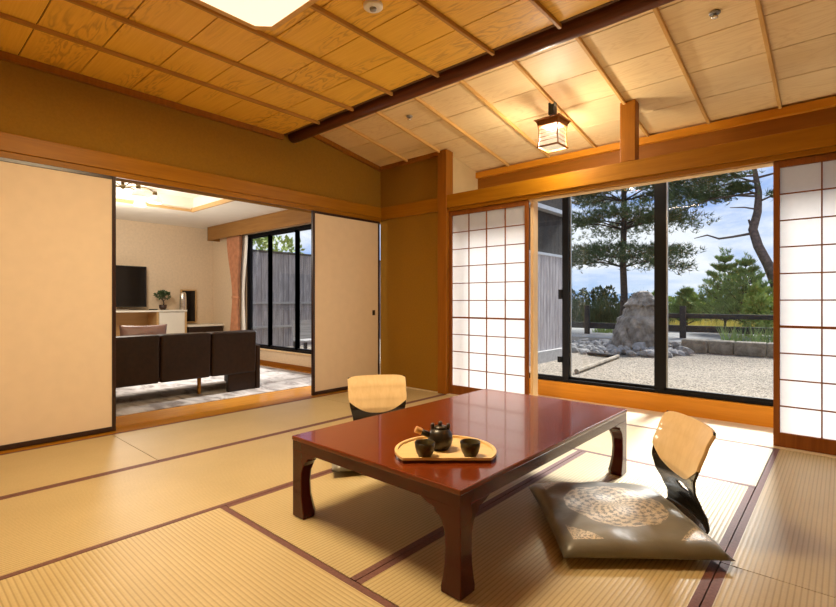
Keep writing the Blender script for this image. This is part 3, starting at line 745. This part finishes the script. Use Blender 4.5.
# ------------------------------------------------------------------ ceiling fixtures
LXC, LYC = -2.095, 1.095
lp = thing('ceiling_lamp', 'square cream ceiling lamp with cut corners and wooden rim', 'ceiling lamp', (LXC, LYC, CZ - .034))
def octo(h, c): return [(h, -h + c), (h, h - c), (h - c, h), (-h + c, h), (-h, h - c), (-h, -h + c), (-h + c, -h), (h - c, -h)]
b = MB(); o1, o2 = octo(.425, .075), octo(.395, .065)
b.loft([[(*p, 0) for p in o1], [(*p, -.085) for p in o1], [(*p, -.085) for p in o2], [(*p, 0) for p in o2]], cap=False)
b.build('wood_rim', M['batten'], lp)
MB().slab(o2, -.082, -.070).build('diffuser', M['lampshade'], lp)
MB().slab(o1, -.001, .0).build('back_plate', M['white_plastic'], lp)
ln = thing('pendant_lantern', 'small wooden paper lantern hanging from the sloped ceiling', 'lantern', (-1.838, 3.79, 2.288)); ln.scale = (.9, .9, .9)
def lface(parent):
    pass
H_, W0, W1 = .262, .098, .105
posts = []
for sx in (-1, 1):
    for sy in (-1, 1):
        MB().tube([(sx * .102, sy * .102, 0), (sx * .092, sy * .092, .07), (sx * .090, sy * .090, .16), (sx * .100, sy * .100, .225), (sx * .120, sy * .120, H_)], .007, 6).build('corner_post', M['lantern_wood'], ln)
MB().box(-.10, .10, -.106, -.094, 0, .014).box(-.10, .10, .094, .106, 0, .014).box(-.106, -.094, -.094, .094, 0, .014).box(.094, .106, -.094, .094, 0, .014).build('bottom_rail', M['lantern_wood'], ln)
b = MB()
for s in (-1, 1):
    for (z0, z1, e) in ((.196, H_ - .014, .104),):
        a, c_ = sorted((s * e, s * (e - .008))); b.box(-.10, .10, a, c_, z0, z1); b.box(a, c_, -.094, .094, z0, z1)
b.box(-.128, .128, -.128, -.098, H_ - .012, H_ - .004).box(-.128, .128, .098, .128, H_ - .012, H_ - .004).box(-.128, -.098, -.098, .098, H_ - .012, H_ - .004).box(.098, .128, -.098, .098, H_ - .012, H_ - .004).box(-.098, .098, -.006, .006, H_ - .012, H_ - .004).box(-.006, .006, -.098, -.006, H_ - .012, H_ - .004).box(-.006, .006, .006, .098, H_ - .012, H_ - .004)
b.build('hood', M['lantern_wood'], ln)
b = MB()
for s in (-1, 1):
    for z in (.06, .095, .13, .165, .195):
        a, c_ = sorted((s * .089, s * .093)); b.box(-.09, .09, a, c_, z - .0032, z + .0032); b.box(a, c_, -.09, .09, z - .0032, z + .0032)
b.build('slat_grid', M['lantern_wood'], ln)
b = MB()
for s in (-1, 1):
    a, c_ = sorted((s * .086, s * .0868)); b.box(-.086, .086, a, c_, .012, .215); b.box(a, c_, -.086, .086, .012, .215)
b.box(-.086, .086, -.086, .086, .010, .011)
MB().box(-.094, .094, -.094, .094, .208, .209).build('added_diffuser', M['paper'], ln)  # sheet added inside the hood to spread the lantern's upward light
b.build('paper_shade', M['lantern_paper'], ln)
MB().box(-.004, .004, -.004, .004, H_ - .004, H_ + .06).build('hanging_cord', M['black'], ln)
MB().box(-.030, .030, -.030, .030, H_ + .05, (cz(3.79 + .027) - .002 - 2.288) / .9).build('ceiling_box', M['black'], ln, bevel=.004)
sd = thing('smoke_detector', 'round white smoke detector on the flat ceiling', 'smoke detector', (-1.985, 1.862, CZ - .001))
MB().lathe([(.055, 0), (.055, -.014), (.048, -.020), (.03, -.021)], n=32).build('housing', M['white_plastic'], sd, smooth=True)
MB().lathe([(.02, -.021), (.018, -.032), (.010, -.036)], n=20).build('sensor', M['grey'], sd, smooth=True)
def spot_eye(x, y, label):
    s = thing('sprinkler_head', label, 'sprinkler', (x, y, cz(y) - .001), 0, 'sprinkler heads on the sloped ceiling')
    MB().lathe([(.032, .002), (.031, -.006), (.022, -.010)], n=24).build('flange', M['grey'], s, smooth=True)
    MB().lathe([(.012, -.010), (.012, -.022), (.020, -.026), (.020, -.030), (.006, -.036)], n=18).build('head', M['silver'], s, smooth=True)
spot_eye(-3.08, 3.36, 'small sprinkler head on the dim ceiling near the corner pillar')
spot_eye(-.585, 3.375, 'small sprinkler head on the bright ceiling above the shoji screen')

# ------------------------------------------------------------------ garden
GZ = -.35
st(boxo('ground', M['gravel'], None, -30, 30, 4.9, 17.6, GZ - .2, GZ), 'pale gravel ground of the garden', 'ground')
st(boxo('ground_lane', M['asphalt'], None, -60, 60, 17.6, 27, GZ - .2, GZ - .01), 'grey lane beyond the timber rail', 'ground')
st(boxo('ground_field', M['field'], None, -150, 150, 27, 75, GZ - .3, GZ - .02), 'grassy field beyond the lane', 'ground')
st(boxo('sea', M['sea'], None, -3000, 3000, 75, 2600, -7, -6.5), 'hazy blue sea on the horizon', 'sea')
hv, hf = [], []
N = 60
for i in range(N + 1):
    x = -2400 + 3600 * i / N
    h = 26 + 22 * math.sin(i * .33) + 12 * math.sin(i * .9 + 1)
    hv += [(x, 2300, -7), (x, 2400, max(4, h)), (x, 2560, -7)]
for i in range(N):
    a = i * 3; hf += [(a, a + 3, a + 4, a + 1), (a + 1, a + 4, a + 5, a + 2)]
st(raw('hills', hv, hf, M['hill']), 'faint blue hills across the water', 'hills')

# board fences
fa = thing('board_fence', 'grey board fence seen through the sash next to the shoji screen', 'fence', (-5.0, 7.9, 0))
b = MB(); y = -2.6
while y < 3.1:
    b.box(-.012 + random.uniform(-.004, .004), .012, y, y + .134, -.10, 2.02); y += .147
b.build('lower_boards', M['fence_pale'], fa)
b = MB(); y = -2.6
while y < 3.1:
    b.box(-.05, -.03, y, y + .19, 2.02, 3.0); y += .2
b.build('upper_boards', M['timber'], fa)
boxo('cap_rail', M['steel_strip'], fa, -.06, .035, -2.6, 3.1, 2.02, 2.075)
boxo('concrete_base', M['concrete'], fa, -.08, .10, -2.6, 3.1, GZ, -.10)
boxo('gutter', M['steel_strip'], fa, -.04, .14, -2.6, 3.1, 3.0, 3.09)
boxo('eave_board', M['timber'], fa, -.3, .10, -2.6, 3.1, 3.09, 3.75)
fb = thing('board_fence', 'tall grey board fence seen through the sofa room window', 'fence', (-12.0, 7, 0))
b = MB(); y = -2.0
while y < 6.5:
    b.box(-.012, .012 + random.uniform(-.006, .006), y, y + .165, GZ + .04, 2.34 + random.uniform(-.01, .01)); y += .172
b.build('boards', M['fence'], fb)
boxo('cap_rail', M['timber'], fb, -.03, .03, -2.0, 6.5, 2.34, 2.40)
for z in (.28, .95):
    boxo('cross_rail', M['deckwood'], fb, .018, .05, -2.0, 6.5, z - .03, z + .03)
bnch = thing('garden_bench', 'small wooden bench frame before the tall fence', 'bench', (-9.3, 6.9, GZ))
MB().box(-.25, .25, -.5, .5, .42, .46).box(-.25, -.21, -.5, .5, .46, .9).build('seat_boards', M['deckwood'], bnch)
for sx in (-.2, .2):
    for sy in (-.45, .45): boxo('leg', M['timber'], bnch, sx - .03, sx + .03, sy - .03, sy + .03, 0, .42)
dk = tag(MB().box(-6.5, -2.6, 5.0, 5.35, GZ, -.14).box(-6.5, -2.6, 5.37, 5.72, GZ, -.14).box(-6.5, -2.6, 5.74, 6.09, GZ, -.14).build('garden_step', M['deckwood']), 'grey weathered board step outside the window by the fence', 'step')

def rockmesh(name, rx, ry, rz_, mat, sub=3, amp=.18, seed=0, shape=None):
    rnd = random.Random(seed); bm_ = bmesh.new(); bmesh.ops.create_icosphere(bm_, subdivisions=sub, radius=1)
    ph = [(Vector((rnd.uniform(-1, 1), rnd.uniform(-1, 1), rnd.uniform(-1, 1))) * rnd.choice((2, 3.5, 6)), rnd.uniform(0, 6.28)) for _ in range(9)]
    for v in bm_.verts:
        n = sum(math.sin(v.co.dot(k) + p) / (.6 + k.length * .35) for k, p in ph)
        v.co *= 1 + amp * n * .5
        if shape: v.co = shape(v.co)
        v.co = Vector((v.co.x * rx, v.co.y * ry, v.co.z * rz_))
    me = bpy.data.meshes.new(name); bm_.to_mesh(me); bm_.free(); me.materials.append(mat)
    o = bpy.data.objects.new(name, me); C.objects.link(o); return o
def bigshape(c):
    z = c.z
    k = 1.16 - .34 * max(-1, min(1, z * 1.1))              # wide foot, column body
    if .28 < z < .62: k *= .90                              # neck under the knobbly head
    if z >= .62: k *= 1.10
    q = .07 * math.sin(9 * c.x + 7 * z) * math.sin(8 * c.y - 5 * z) + .04 * math.sin(19 * c.x + 3) * math.sin(17 * z + 11 * c.y)
    k *= 1 + q * (1.6 if z > .5 else .9)
    s_ = 1 if z < .62 else 1.0
    r = max(1e-3, math.hypot(c.x, c.y)); e = (r ** .62) / r  # squarer shoulders
    return Vector((c.x * k * e + .16 * z, c.y * k * e, z * s_))
rk = rockmesh('garden_rock', .50, .48, .82, M['rock'], 5, .16, 4, bigshape); rk.location = (-4.13, 13.75, GZ + .70)
tag(rk, 'big rough standing rock among cobbles in the garden', 'rock')
protos = [rockmesh('cobblestone', .12, .10, .075, M['cobble'], 2, .42, 20 + i) for i in range(5)]
rnd = random.Random(3); placed = []
tries = 0
while len(placed) < 190 and tries < 9000:
    tries += 1
    x = rnd.uniform(-6.3, -3.0); y = rnd.uniform(12.0, 15.2)
    e = ((x + 4.65) / 1.65) ** 2 + ((y - 13.5) / 1.55) ** 2
    if e > 1: continue
    d = math.hypot(x + 4.2, y - 13.75)
    if d < .62: continue
    s = rnd.uniform(.75, 1.55)
    if any(math.hypot(x - a, y - c) < .105 * (s + q) for a, c, q in placed): continue
    placed.append((x, y, s))
for i, (x, y, s) in enumerate(placed):
    o = protos[i] if i < 5 else protos[i % 5].copy()
    if i >= 5: C.objects.link(o)
    o.location = (x, y, GZ + .045 * s + max(0, .16 - .10 * math.hypot(x + 4.2, y - 13.75)) * (i % 2)); o.rotation_euler = (rnd.uniform(-.5, .5), rnd.uniform(-.5, .5), rnd.uniform(0, 6)); o.scale = (s, s, s)
    tag(o, 'grey cobble lying in the stone bed around the standing rock', 'stone', 'cobbles around the standing rock')
x = -3.22
for i, (w, lab) in enumerate([(.62, 'cut stone kerb block beside the thin timber post and cobbles'), (.56, 'second cut stone kerb block from the timber post'), (.66, 'third cut stone kerb block from the timber post'), (.55, 'kerb block half hidden at the shoji edge'), (.6, 'kerb block beyond the shoji edge')]):
    b = MB().box(0, w - .025, 0, .42, GZ, -.015).build('kerb_block', M['block'], bevel=.03, seg=2)
    b.location = (x, 14.15 + .02 * (i % 2), 0); tag(b, lab, 'kerb stone', 'cut stone kerb along the gravel')
    x += w
# ground timbers
for (x0, y0, x1, y1, lab) in ((-3.70, 8.6, -3.98, 11.6, 'long timber edging half sunk in the gravel towards the rock'), (-4.75, 11.75, -4.05, 11.55, 'short dark timber lying at the foot of the cobble bed')):
    o = MB().tube([(x0, y0, GZ + .05), (x1, y1, GZ + .05)], .045, 8).build('ground_timber', M['timber'] if 'short' in lab else M['block'], smooth=False); tag(o, lab, 'timber')
# timber rail fence along the lane
rl = thing('timber_rail_fence', 'dark low timber rail fence along the lane behind the rock', 'fence', (0, 19.8, GZ))
for z, t_, x0 in ((.335, .12, -24), (.80, .085, -5.2)):
    MB().box(x0, 12, -.06, .06, z - t_, z + t_).build('rail', M['timber'], rl, bevel=.02)
for px in (-22.4, -18.8, -15.2, -11.6, -8.0, -4.42, -.8, 2.8, 6.4, 10.0):
    boxo('post', M['timber'], rl, px - .10, px + .10, -.19, -.061, -.02, 1.17, bevel=.015)

# ---- planting
def needles(tufts, L, w, per, name, mat, parent, up=.5):
    vs, fs = [], []
    for p, d in tufts:
        for _ in range(per):
            a = (d + Vector((random.gauss(0, .6), random.gauss(0, .6), random.gauss(0, .5) + up))).normalized()
            t = a.cross(Vector((random.gauss(0, 1), random.gauss(0, 1), random.gauss(0, 1)))).normalized() * w
            l = L * random.uniform(.7, 1.2); i = len(vs)
            vs += [tuple(p - t), tuple(p + t), tuple(p + a * l)]; fs.append((i, i + 1, i + 2))
    return raw(name, vs, fs, mat, parent)
def pine(loc, trunk, radii, branches, label, mats, tuft, L, w, per, group=None, up=.5, name='pine_tree'):
    """branches: list of (point list, radius) in local space; tufts grow along the outer part of each"""
    t = thing(name, label, 'tree', loc, 0, group)
    MB().tube(trunk, radii, 10).build('trunk', mats[0], t, smooth=True)
    bb = MB(); tf = []
    for pts, r in branches:
        bb.tube(pts, [r * (1 - .75 * i / (len(pts) - 1)) for i in range(len(pts))], 5)
        V = [Vector(p) for p in pts]
        for k in range(tuft):
            q = random.uniform(.28, 1.0) ** .8 * (len(V) - 1); i = min(int(q), len(V) - 2); p = V[i].lerp(V[i + 1], q - i)
            d = (V[i + 1] - V[i]).normalized(); side = d.cross(Vector((0, 0, 1))).normalized()
            sp = (V[-1] - V[0]).length * .24
            p = p + side * random.gauss(0, sp) + Vector((0, 0, random.gauss(.04, .10) * (V[-1] - V[0]).length * .4))
            tf.append((p, d * .6 + side * random.uniform(-.6, .6)))
    bb.build('branches', mats[0], t, smooth=True)
    needles(tf, L, w, per, 'needle_foliage', mats[1], t, up)
    return t
# tall dark pine
rp = random.Random(11)
tr_ = [(0, 0, -.2), (.05, 0, 1.6), (-.05, .1, 3.4), (.05, 0, 5.2), (.02, 0, 7.2), (.1, 0, 9.4), (.0, 0, 10.6)]
br = []
def whorl(z, n, ln, droop, jit=.25, tilt=0):
    for k in range(n):
        a = 6.283 * k / n + rp.uniform(-.35, .35) + z; l = ln * rp.uniform(.75, 1.15); dx, dy = math.cos(a), math.sin(a)
        br.append(([(0, 0, z), (dx * l * .35, dy * l * .35, z + .10 * l), (dx * l * .7, dy * l * .7, z + .12 * l + droop * .4), (dx * l, dy * l, z + .10 * l + droop + rp.uniform(-jit, jit))], .04))
whorl(2.95, 5, 3.6, -.35, .15); whorl(3.35, 7, 3.3, -.15, .15); whorl(4.75, 8, 3.5, -.2, .15); whorl(5.0, 4, 2.4, .0, .15); whorl(6.1, 8, 3.0, -.1, .15); whorl(7.0, 7, 2.6, .1); whorl(7.6, 6, 2.2, .2); whorl(8.6, 6, 1.8, .2); whorl(9.6, 5, 1.2, .3)
pine((-7.85, 23.6, GZ), tr_, [.20, .16, .145, .13, .11, .08, .03], br, 'tall dark pine with layered boughs behind the standing rock', (M['bark'], M['needle']), 130, .25, .016, 9)
# leaning pine by the shoji edge
tr2 = [(1.2, 0, -.1), (1.1, 0, 1.6), (.72, 0, 2.8), (.38, 0, 3.6), (.20, 0, 4.3), (.36, 0, 5.0), (.40, 0, 5.8), (.25, 0, 6.8), (.4, 0, 8.2)]
br = []
for (z, dx, dy, l, dz) in ((5.65, -1, .1, 2.2, .25), (6.0, -1, -.2, 3.4, -.15), (5.8, -1, -.25, 4.4, -1.0), (6.3, -.9, .5, 3.2, .2), (6.5, -1, 0, 4.0, .35), (6.9, -.8, -.6, 3.0, .5), (6.2, -.6, -.8, 2.4, .3), (6.4, .9, .2, 2.4, .3), (7.1, .5, -.8, 2.4, .4), (7.5, -1, .2, 3.0, .6), (7.8, .8, .5, 2.4, .6), (8.1, -.6, -.6, 2.2, .7), (5.4, .9, -.3, 1.4, .2), (5.7, -.5, -.5, 1.4, .3)):
    br.append(([(.35, 0, z), (.35 + dx * l * .35, dy * l * .35, z + .1 + dz * .2), (.35 + dx * l * .7, dy * l * .7, z + dz * .65), (.35 + dx * l, dy * l, z + dz)], .05))
lt = pine((-3.0, 24.0, GZ), tr2, [.24, .21, .19, .18, .17, .15, .12, .09, .05], br, 'leaning bare-trunked pine with a spreading crown at the shoji edge', (M['bark_pale'], M['needle']), 230, .25, .015, 9)
MB().tube([(.24, 0, 4.15), (-.5, -.05, 4.05), (-1.0, 0, 4.02), (-1.45, .05, 4.22), (-1.95, .05, 4.12)], [.06, .05, .045, .035, .015], 6).tube([(.22, 0, 4.2), (.12, 0, 4.5), (.06, 0, 4.72)], [.07, .055, .045], 6).tube([(.38, 0, 5.1), (-.1, 0, 5.25), (-.6, 0, 5.3)], [.04, .03, .015], 6).build('dead_branches', M['bark_pale'], lt, smooth=True)
# young pines
def young(loc, h, label, seed, mat='needle_light'):
    r_ = random.Random(seed); brs = []
    z = .15 * h
    while z < .95 * h:
        n = 6; l = (1 - z / h) * h * .42 + .16
        for k in range(n):
            a = 6.283 * k / n + r_.uniform(-.4, .4); dx, dy = math.cos(a), math.sin(a); ll = l * r_.uniform(.8, 1.2)
            brs.append(([(0, 0, z), (dx * ll * .5, dy * ll * .5, z + .20 * ll), (dx * ll, dy * ll, z + .62 * ll)], .022))
        z += .13 * h
    brs.append(([(0, 0, .8 * h), (0, .01, .92 * h), (.02, 0, 1.08 * h)], .02))
    pine(loc, [(0, 0, -.1), (.02, 0, .5 * h), (0, 0, h)], [.05, .035, .012], brs, label, (M['bark'], M[mat]), 46, .17, .012, 8, 'young pines beyond the lane', .9, 'young_pine')
young((-3.85, 24.4, GZ), 3.25, 'upright young pine, tallest in the clump left of the leaning trunk'.replace(' left of', ' beside'), 1)
young((-2.95, 23.2, GZ), 2.95, 'young pine between the tallest young pine and the yellow-green bush', 2)
young((-5.5, 25.2, GZ), 1.8, 'short young pine at the foot of the tallest young pine', 3)
def bush(loc, blobs, per, size, mat, label, group='bushes along the far lane edge', name='bush'):
    t = thing(name, label, 'bush', loc, 0, group)
    MB().tube([(0, 0, -.05), (.03, .02, .3), (0, 0, .6)], [.04, .03, .012], 6).build('stem', M['bark'], t)
    leafcloud('leaf_mass', blobs, per, size, mat, t, .5); return t
rb = random.Random(21)
def hedge_row(specs):
    for (x, y, w, h, mt, lab, size) in specs:
        h *= 1.3 if mt == 'leaf_dark' and y < 29 else 1.0
        blobs = [((rb.uniform(-.5, .5) * w, rb.uniform(-.4, .4), h * rb.uniform(.25, .6)), (w * .36, .5, h * .36)) for _ in range(5)] + [((rb.uniform(-.3, .3) * w, 0, h * .78), (w * .16, .2, h * .26)) for _ in range(2)]
        bush((x, y, GZ), blobs, 260, size, M[mt], lab)
hedge_row([(-10.4, 40, 2.4, 2.0, 'leaf_light', 'distant pale green bush seen just past the window mullion', .2), (-8.7, 41, 2.4, 1.9, 'leaf_light', 'distant pale green bush between mullion and young pines', .2), (-6.9, 40, 2.4, 2.1, 'leaf_light', 'distant pale green bush behind the young pines', .2), (-4.0, 40, 2.6, 2.2, 'leaf_light', 'distant pale green bush behind the yellow-green bush', .2),(-15.6, 28, 1.8, 1.5, 'leaf_dark', 'dull green bush at the fence side of the pine', .16), (-13.6, 27.5, 2.0, 1.75, 'leaf_dark', 'taller dull green bush second from the fence side', .16), (-11.8, 27.8, 1.9, 1.5, 'leaf_dark', 'dull green bush just before the dark pine trunk', .16), (-9.9, 27.2, 1.9, 1.6, 'leaf_dark', 'dull green bush behind the dark pine trunk', .16), (-8.0, 27.6, 2.0, 1.3, 'leaf_dark', 'dull green bush behind the top of the rock', .16),
           (-7.2, 30, 1.7, 1.0, 'leaf_light', 'low pale green bush beside the window mullion', .15), (-6.0, 31, 1.7, 1.15, 'leaf_light', 'low yellow-green bush beyond the short young pine', .14), (-4.6, 30, 1.6, 1.2, 'leaf_dark', 'dull bush behind the tallest young pine', .15),
           (-2.35, 21.9, 1.2, 1.9, 'leaf_light', 'bright yellow-green bush next to the leaning trunk', .15), (-1.3, 22.6, 1.5, 2.1, 'leaf_light', 'bright yellow-green bush at the shoji edge', .15), (.2, 23, 1.6, 1.9, 'leaf_light', 'yellow-green bush beyond the shoji edge', .15)])
# tree behind the tall fence
ft = thing('leafy_tree', 'light green leafy tree showing over the tall fence', 'tree', (-16.0, 9.0, GZ))
MB().tube([(0, 0, -.1), (.1, 0, 1.6), (0, .1, 3.0)], [.14, .11, .06], 8).build('trunk', M['bark'], ft, smooth=True)
leafcloud('leaves', [((rb.uniform(-1, 1), rb.uniform(-1.6, 1.6), rb.uniform(2.7, 4.6)), (.7, .7, .5)) for _ in range(12)], 110, .22, M['leaf_light'], ft)
ft = thing('leafy_tree', 'pale green shrub tree between the board fence and the tall pine', 'tree', (-10.9, 22.5, GZ))
MB().tube([(0, 0, -.1), (.1, 0, 1.3), (0, .1, 2.6)], [.08, .06, .03], 8).build('trunk', M['bark'], ft, smooth=True)
leafcloud('leaves', [((rb.uniform(-.7, .5), rb.uniform(-.5, .5), rb.uniform(1.6, 5.2)), (.5, .5, .28)) for _ in range(10)], 60, .2, M['leaf_light'], ft)
# grasses
def grass(x0, x1, y0, y1, n, L, mat, label):
    vs, fs = [], []
    for _ in range(n):
        p = Vector((random.uniform(x0, x1), random.uniform(y0, y1), GZ - .02)); a = Vector((random.gauss(0, .3), random.gauss(0, .3), 1)).normalized(); l = L * random.uniform(.5, 1.2); t = Vector((random.uniform(-1, 1), random.uniform(-1, 1), 0)).normalized() * .018; i = len(vs)
        vs += [tuple(p - t), tuple(p + t), tuple(p + a * l)]; fs.append((i, i + 1, i + 2))
    tag(raw('grass', vs, fs, mat), label, 'grass', None, 'stuff')
grass(-12, 3, 26.2, 29, 5000, .55, M['straw'], 'yellow dry grass along the far side of the lane')
grass(-17.5, -6.6, 25.0, 26.6, 5000, 1.75, M['leaf_dark'], 'tall dark green grass below the pine across the lane')
grass(-3.0, .2, 18.2, 19.4, 420, .7, M['needle_light'], 'tall green grass in front of the rail by the kerb')
grass(-8.2, -5.6, 20.6, 21.8, 500, .45, M['leaf_light'], 'fresh green grass tufts behind the rail near the rock')
wd = thing('weed_plant', 'small yellow-green weed at the corner of the cobble bed', 'plant', (-5.55, 12.0, GZ))
leafcloud('leaves', [((0, 0, .10), (.16, .16, .10))], 90, .10, M['leaf_light'], wd, .8)

# ------------------------------------------------------------------ world sky with clouds
W = bpy.data.worlds.new('sky'); sc.world = W; W.use_nodes = True
nt = W.node_tree; bg = nt.nodes['Background']
tc = node(nt, 'ShaderNodeTexCoord'); sp = node(nt, 'ShaderNodeSeparateXYZ'); lk(nt, tc.outputs['Generated'], sp.inputs[0])
grad = ramp(nt, sp.outputs['Z'], [(0.0, (.40, .55, .76)), (.06, (.26, .43, .78)), (.25, (.15, .32, .74)), (1.0, (.10, .22, .55))])
mp = node(nt, 'ShaderNodeMapping'); mp.inputs['Scale'].default_value = (1.0, 1.0, 3.0); mp.inputs['Location'].default_value = (.35, .1, .2); lk(nt, tc.outputs['Generated'], mp.inputs['Vector'])
cl = noise(nt, mp.outputs['Vector'], 3.1, 7, .58, .3)
cm = ramp(nt, cl, [(.38, (0, 0, 0)), (.58, (1, 1, 1))])
mx = node(nt, 'ShaderNodeMix', data_type='RGBA'); lk(nt, cm, mx.inputs['Factor']); lk(nt, grad, mx.inputs['A']); mx.inputs['B'].default_value = (.80, .83, .87, 1)
lk(nt, mx.outputs['Result'], bg.inputs['Color']); bg.inputs['Strength'].default_value = .60

# ------------------------------------------------------------------ lights
def light(name, kind, loc, energy, col, rot=(0, 0, 0), **kw):
    d = bpy.data.lights.new(name, kind); d.energy = energy; d.color = col
    for k, v in kw.items(): setattr(d, k, v)
    o = bpy.data.objects.new(name, d); C.objects.link(o); o.location = loc; o.rotation_euler = rot; return o
el, az = R(41), R(2)
sd_ = Vector((math.sin(az) * math.cos(el), math.cos(az) * math.cos(el), math.sin(el)))     # direction towards the sun
light('sun', 'SUN', (0, 30, 40), 5.6, (1.0, .965, .91), (-sd_).to_track_quat('-Z', 'Y').to_euler(), angle=R(14.0))
light('ceiling_lamp_light', 'AREA', (LXC, LYC, CZ - .125), 41, (1.0, .76, .45), (0, 0, 0), shape='SQUARE', size=.74)
light('lantern_light', 'POINT', (-1.838, 3.79, 2.37), 70, (1.0, .88, .70), shadow_soft_size=.07)
light('chandelier_light', 'POINT', (-6.62, 2.02, 1.85), 34, (1.0, .92, .80), shadow_soft_size=.15)

# ------------------------------------------------------------------ camera
cam = bpy.data.cameras.new('camera'); co = bpy.data.objects.new('camera', cam); C.objects.link(co)
co.location = (0, 0, 1.0); co.rotation_euler = (R(90), 0, R(41.5))
cam.sensor_width = 36; cam.lens = 481 / 836 * 36; cam.shift_y = -2.5 / 836; cam.clip_start = .05; cam.clip_end = 5000
sc.camera = co
vs = sc.view_settings
vs.view_transform = 'Standard'; vs.look = 'None'; vs.gamma = 1; vs.use_curve_mapping = False; vs.exposure = 1.12
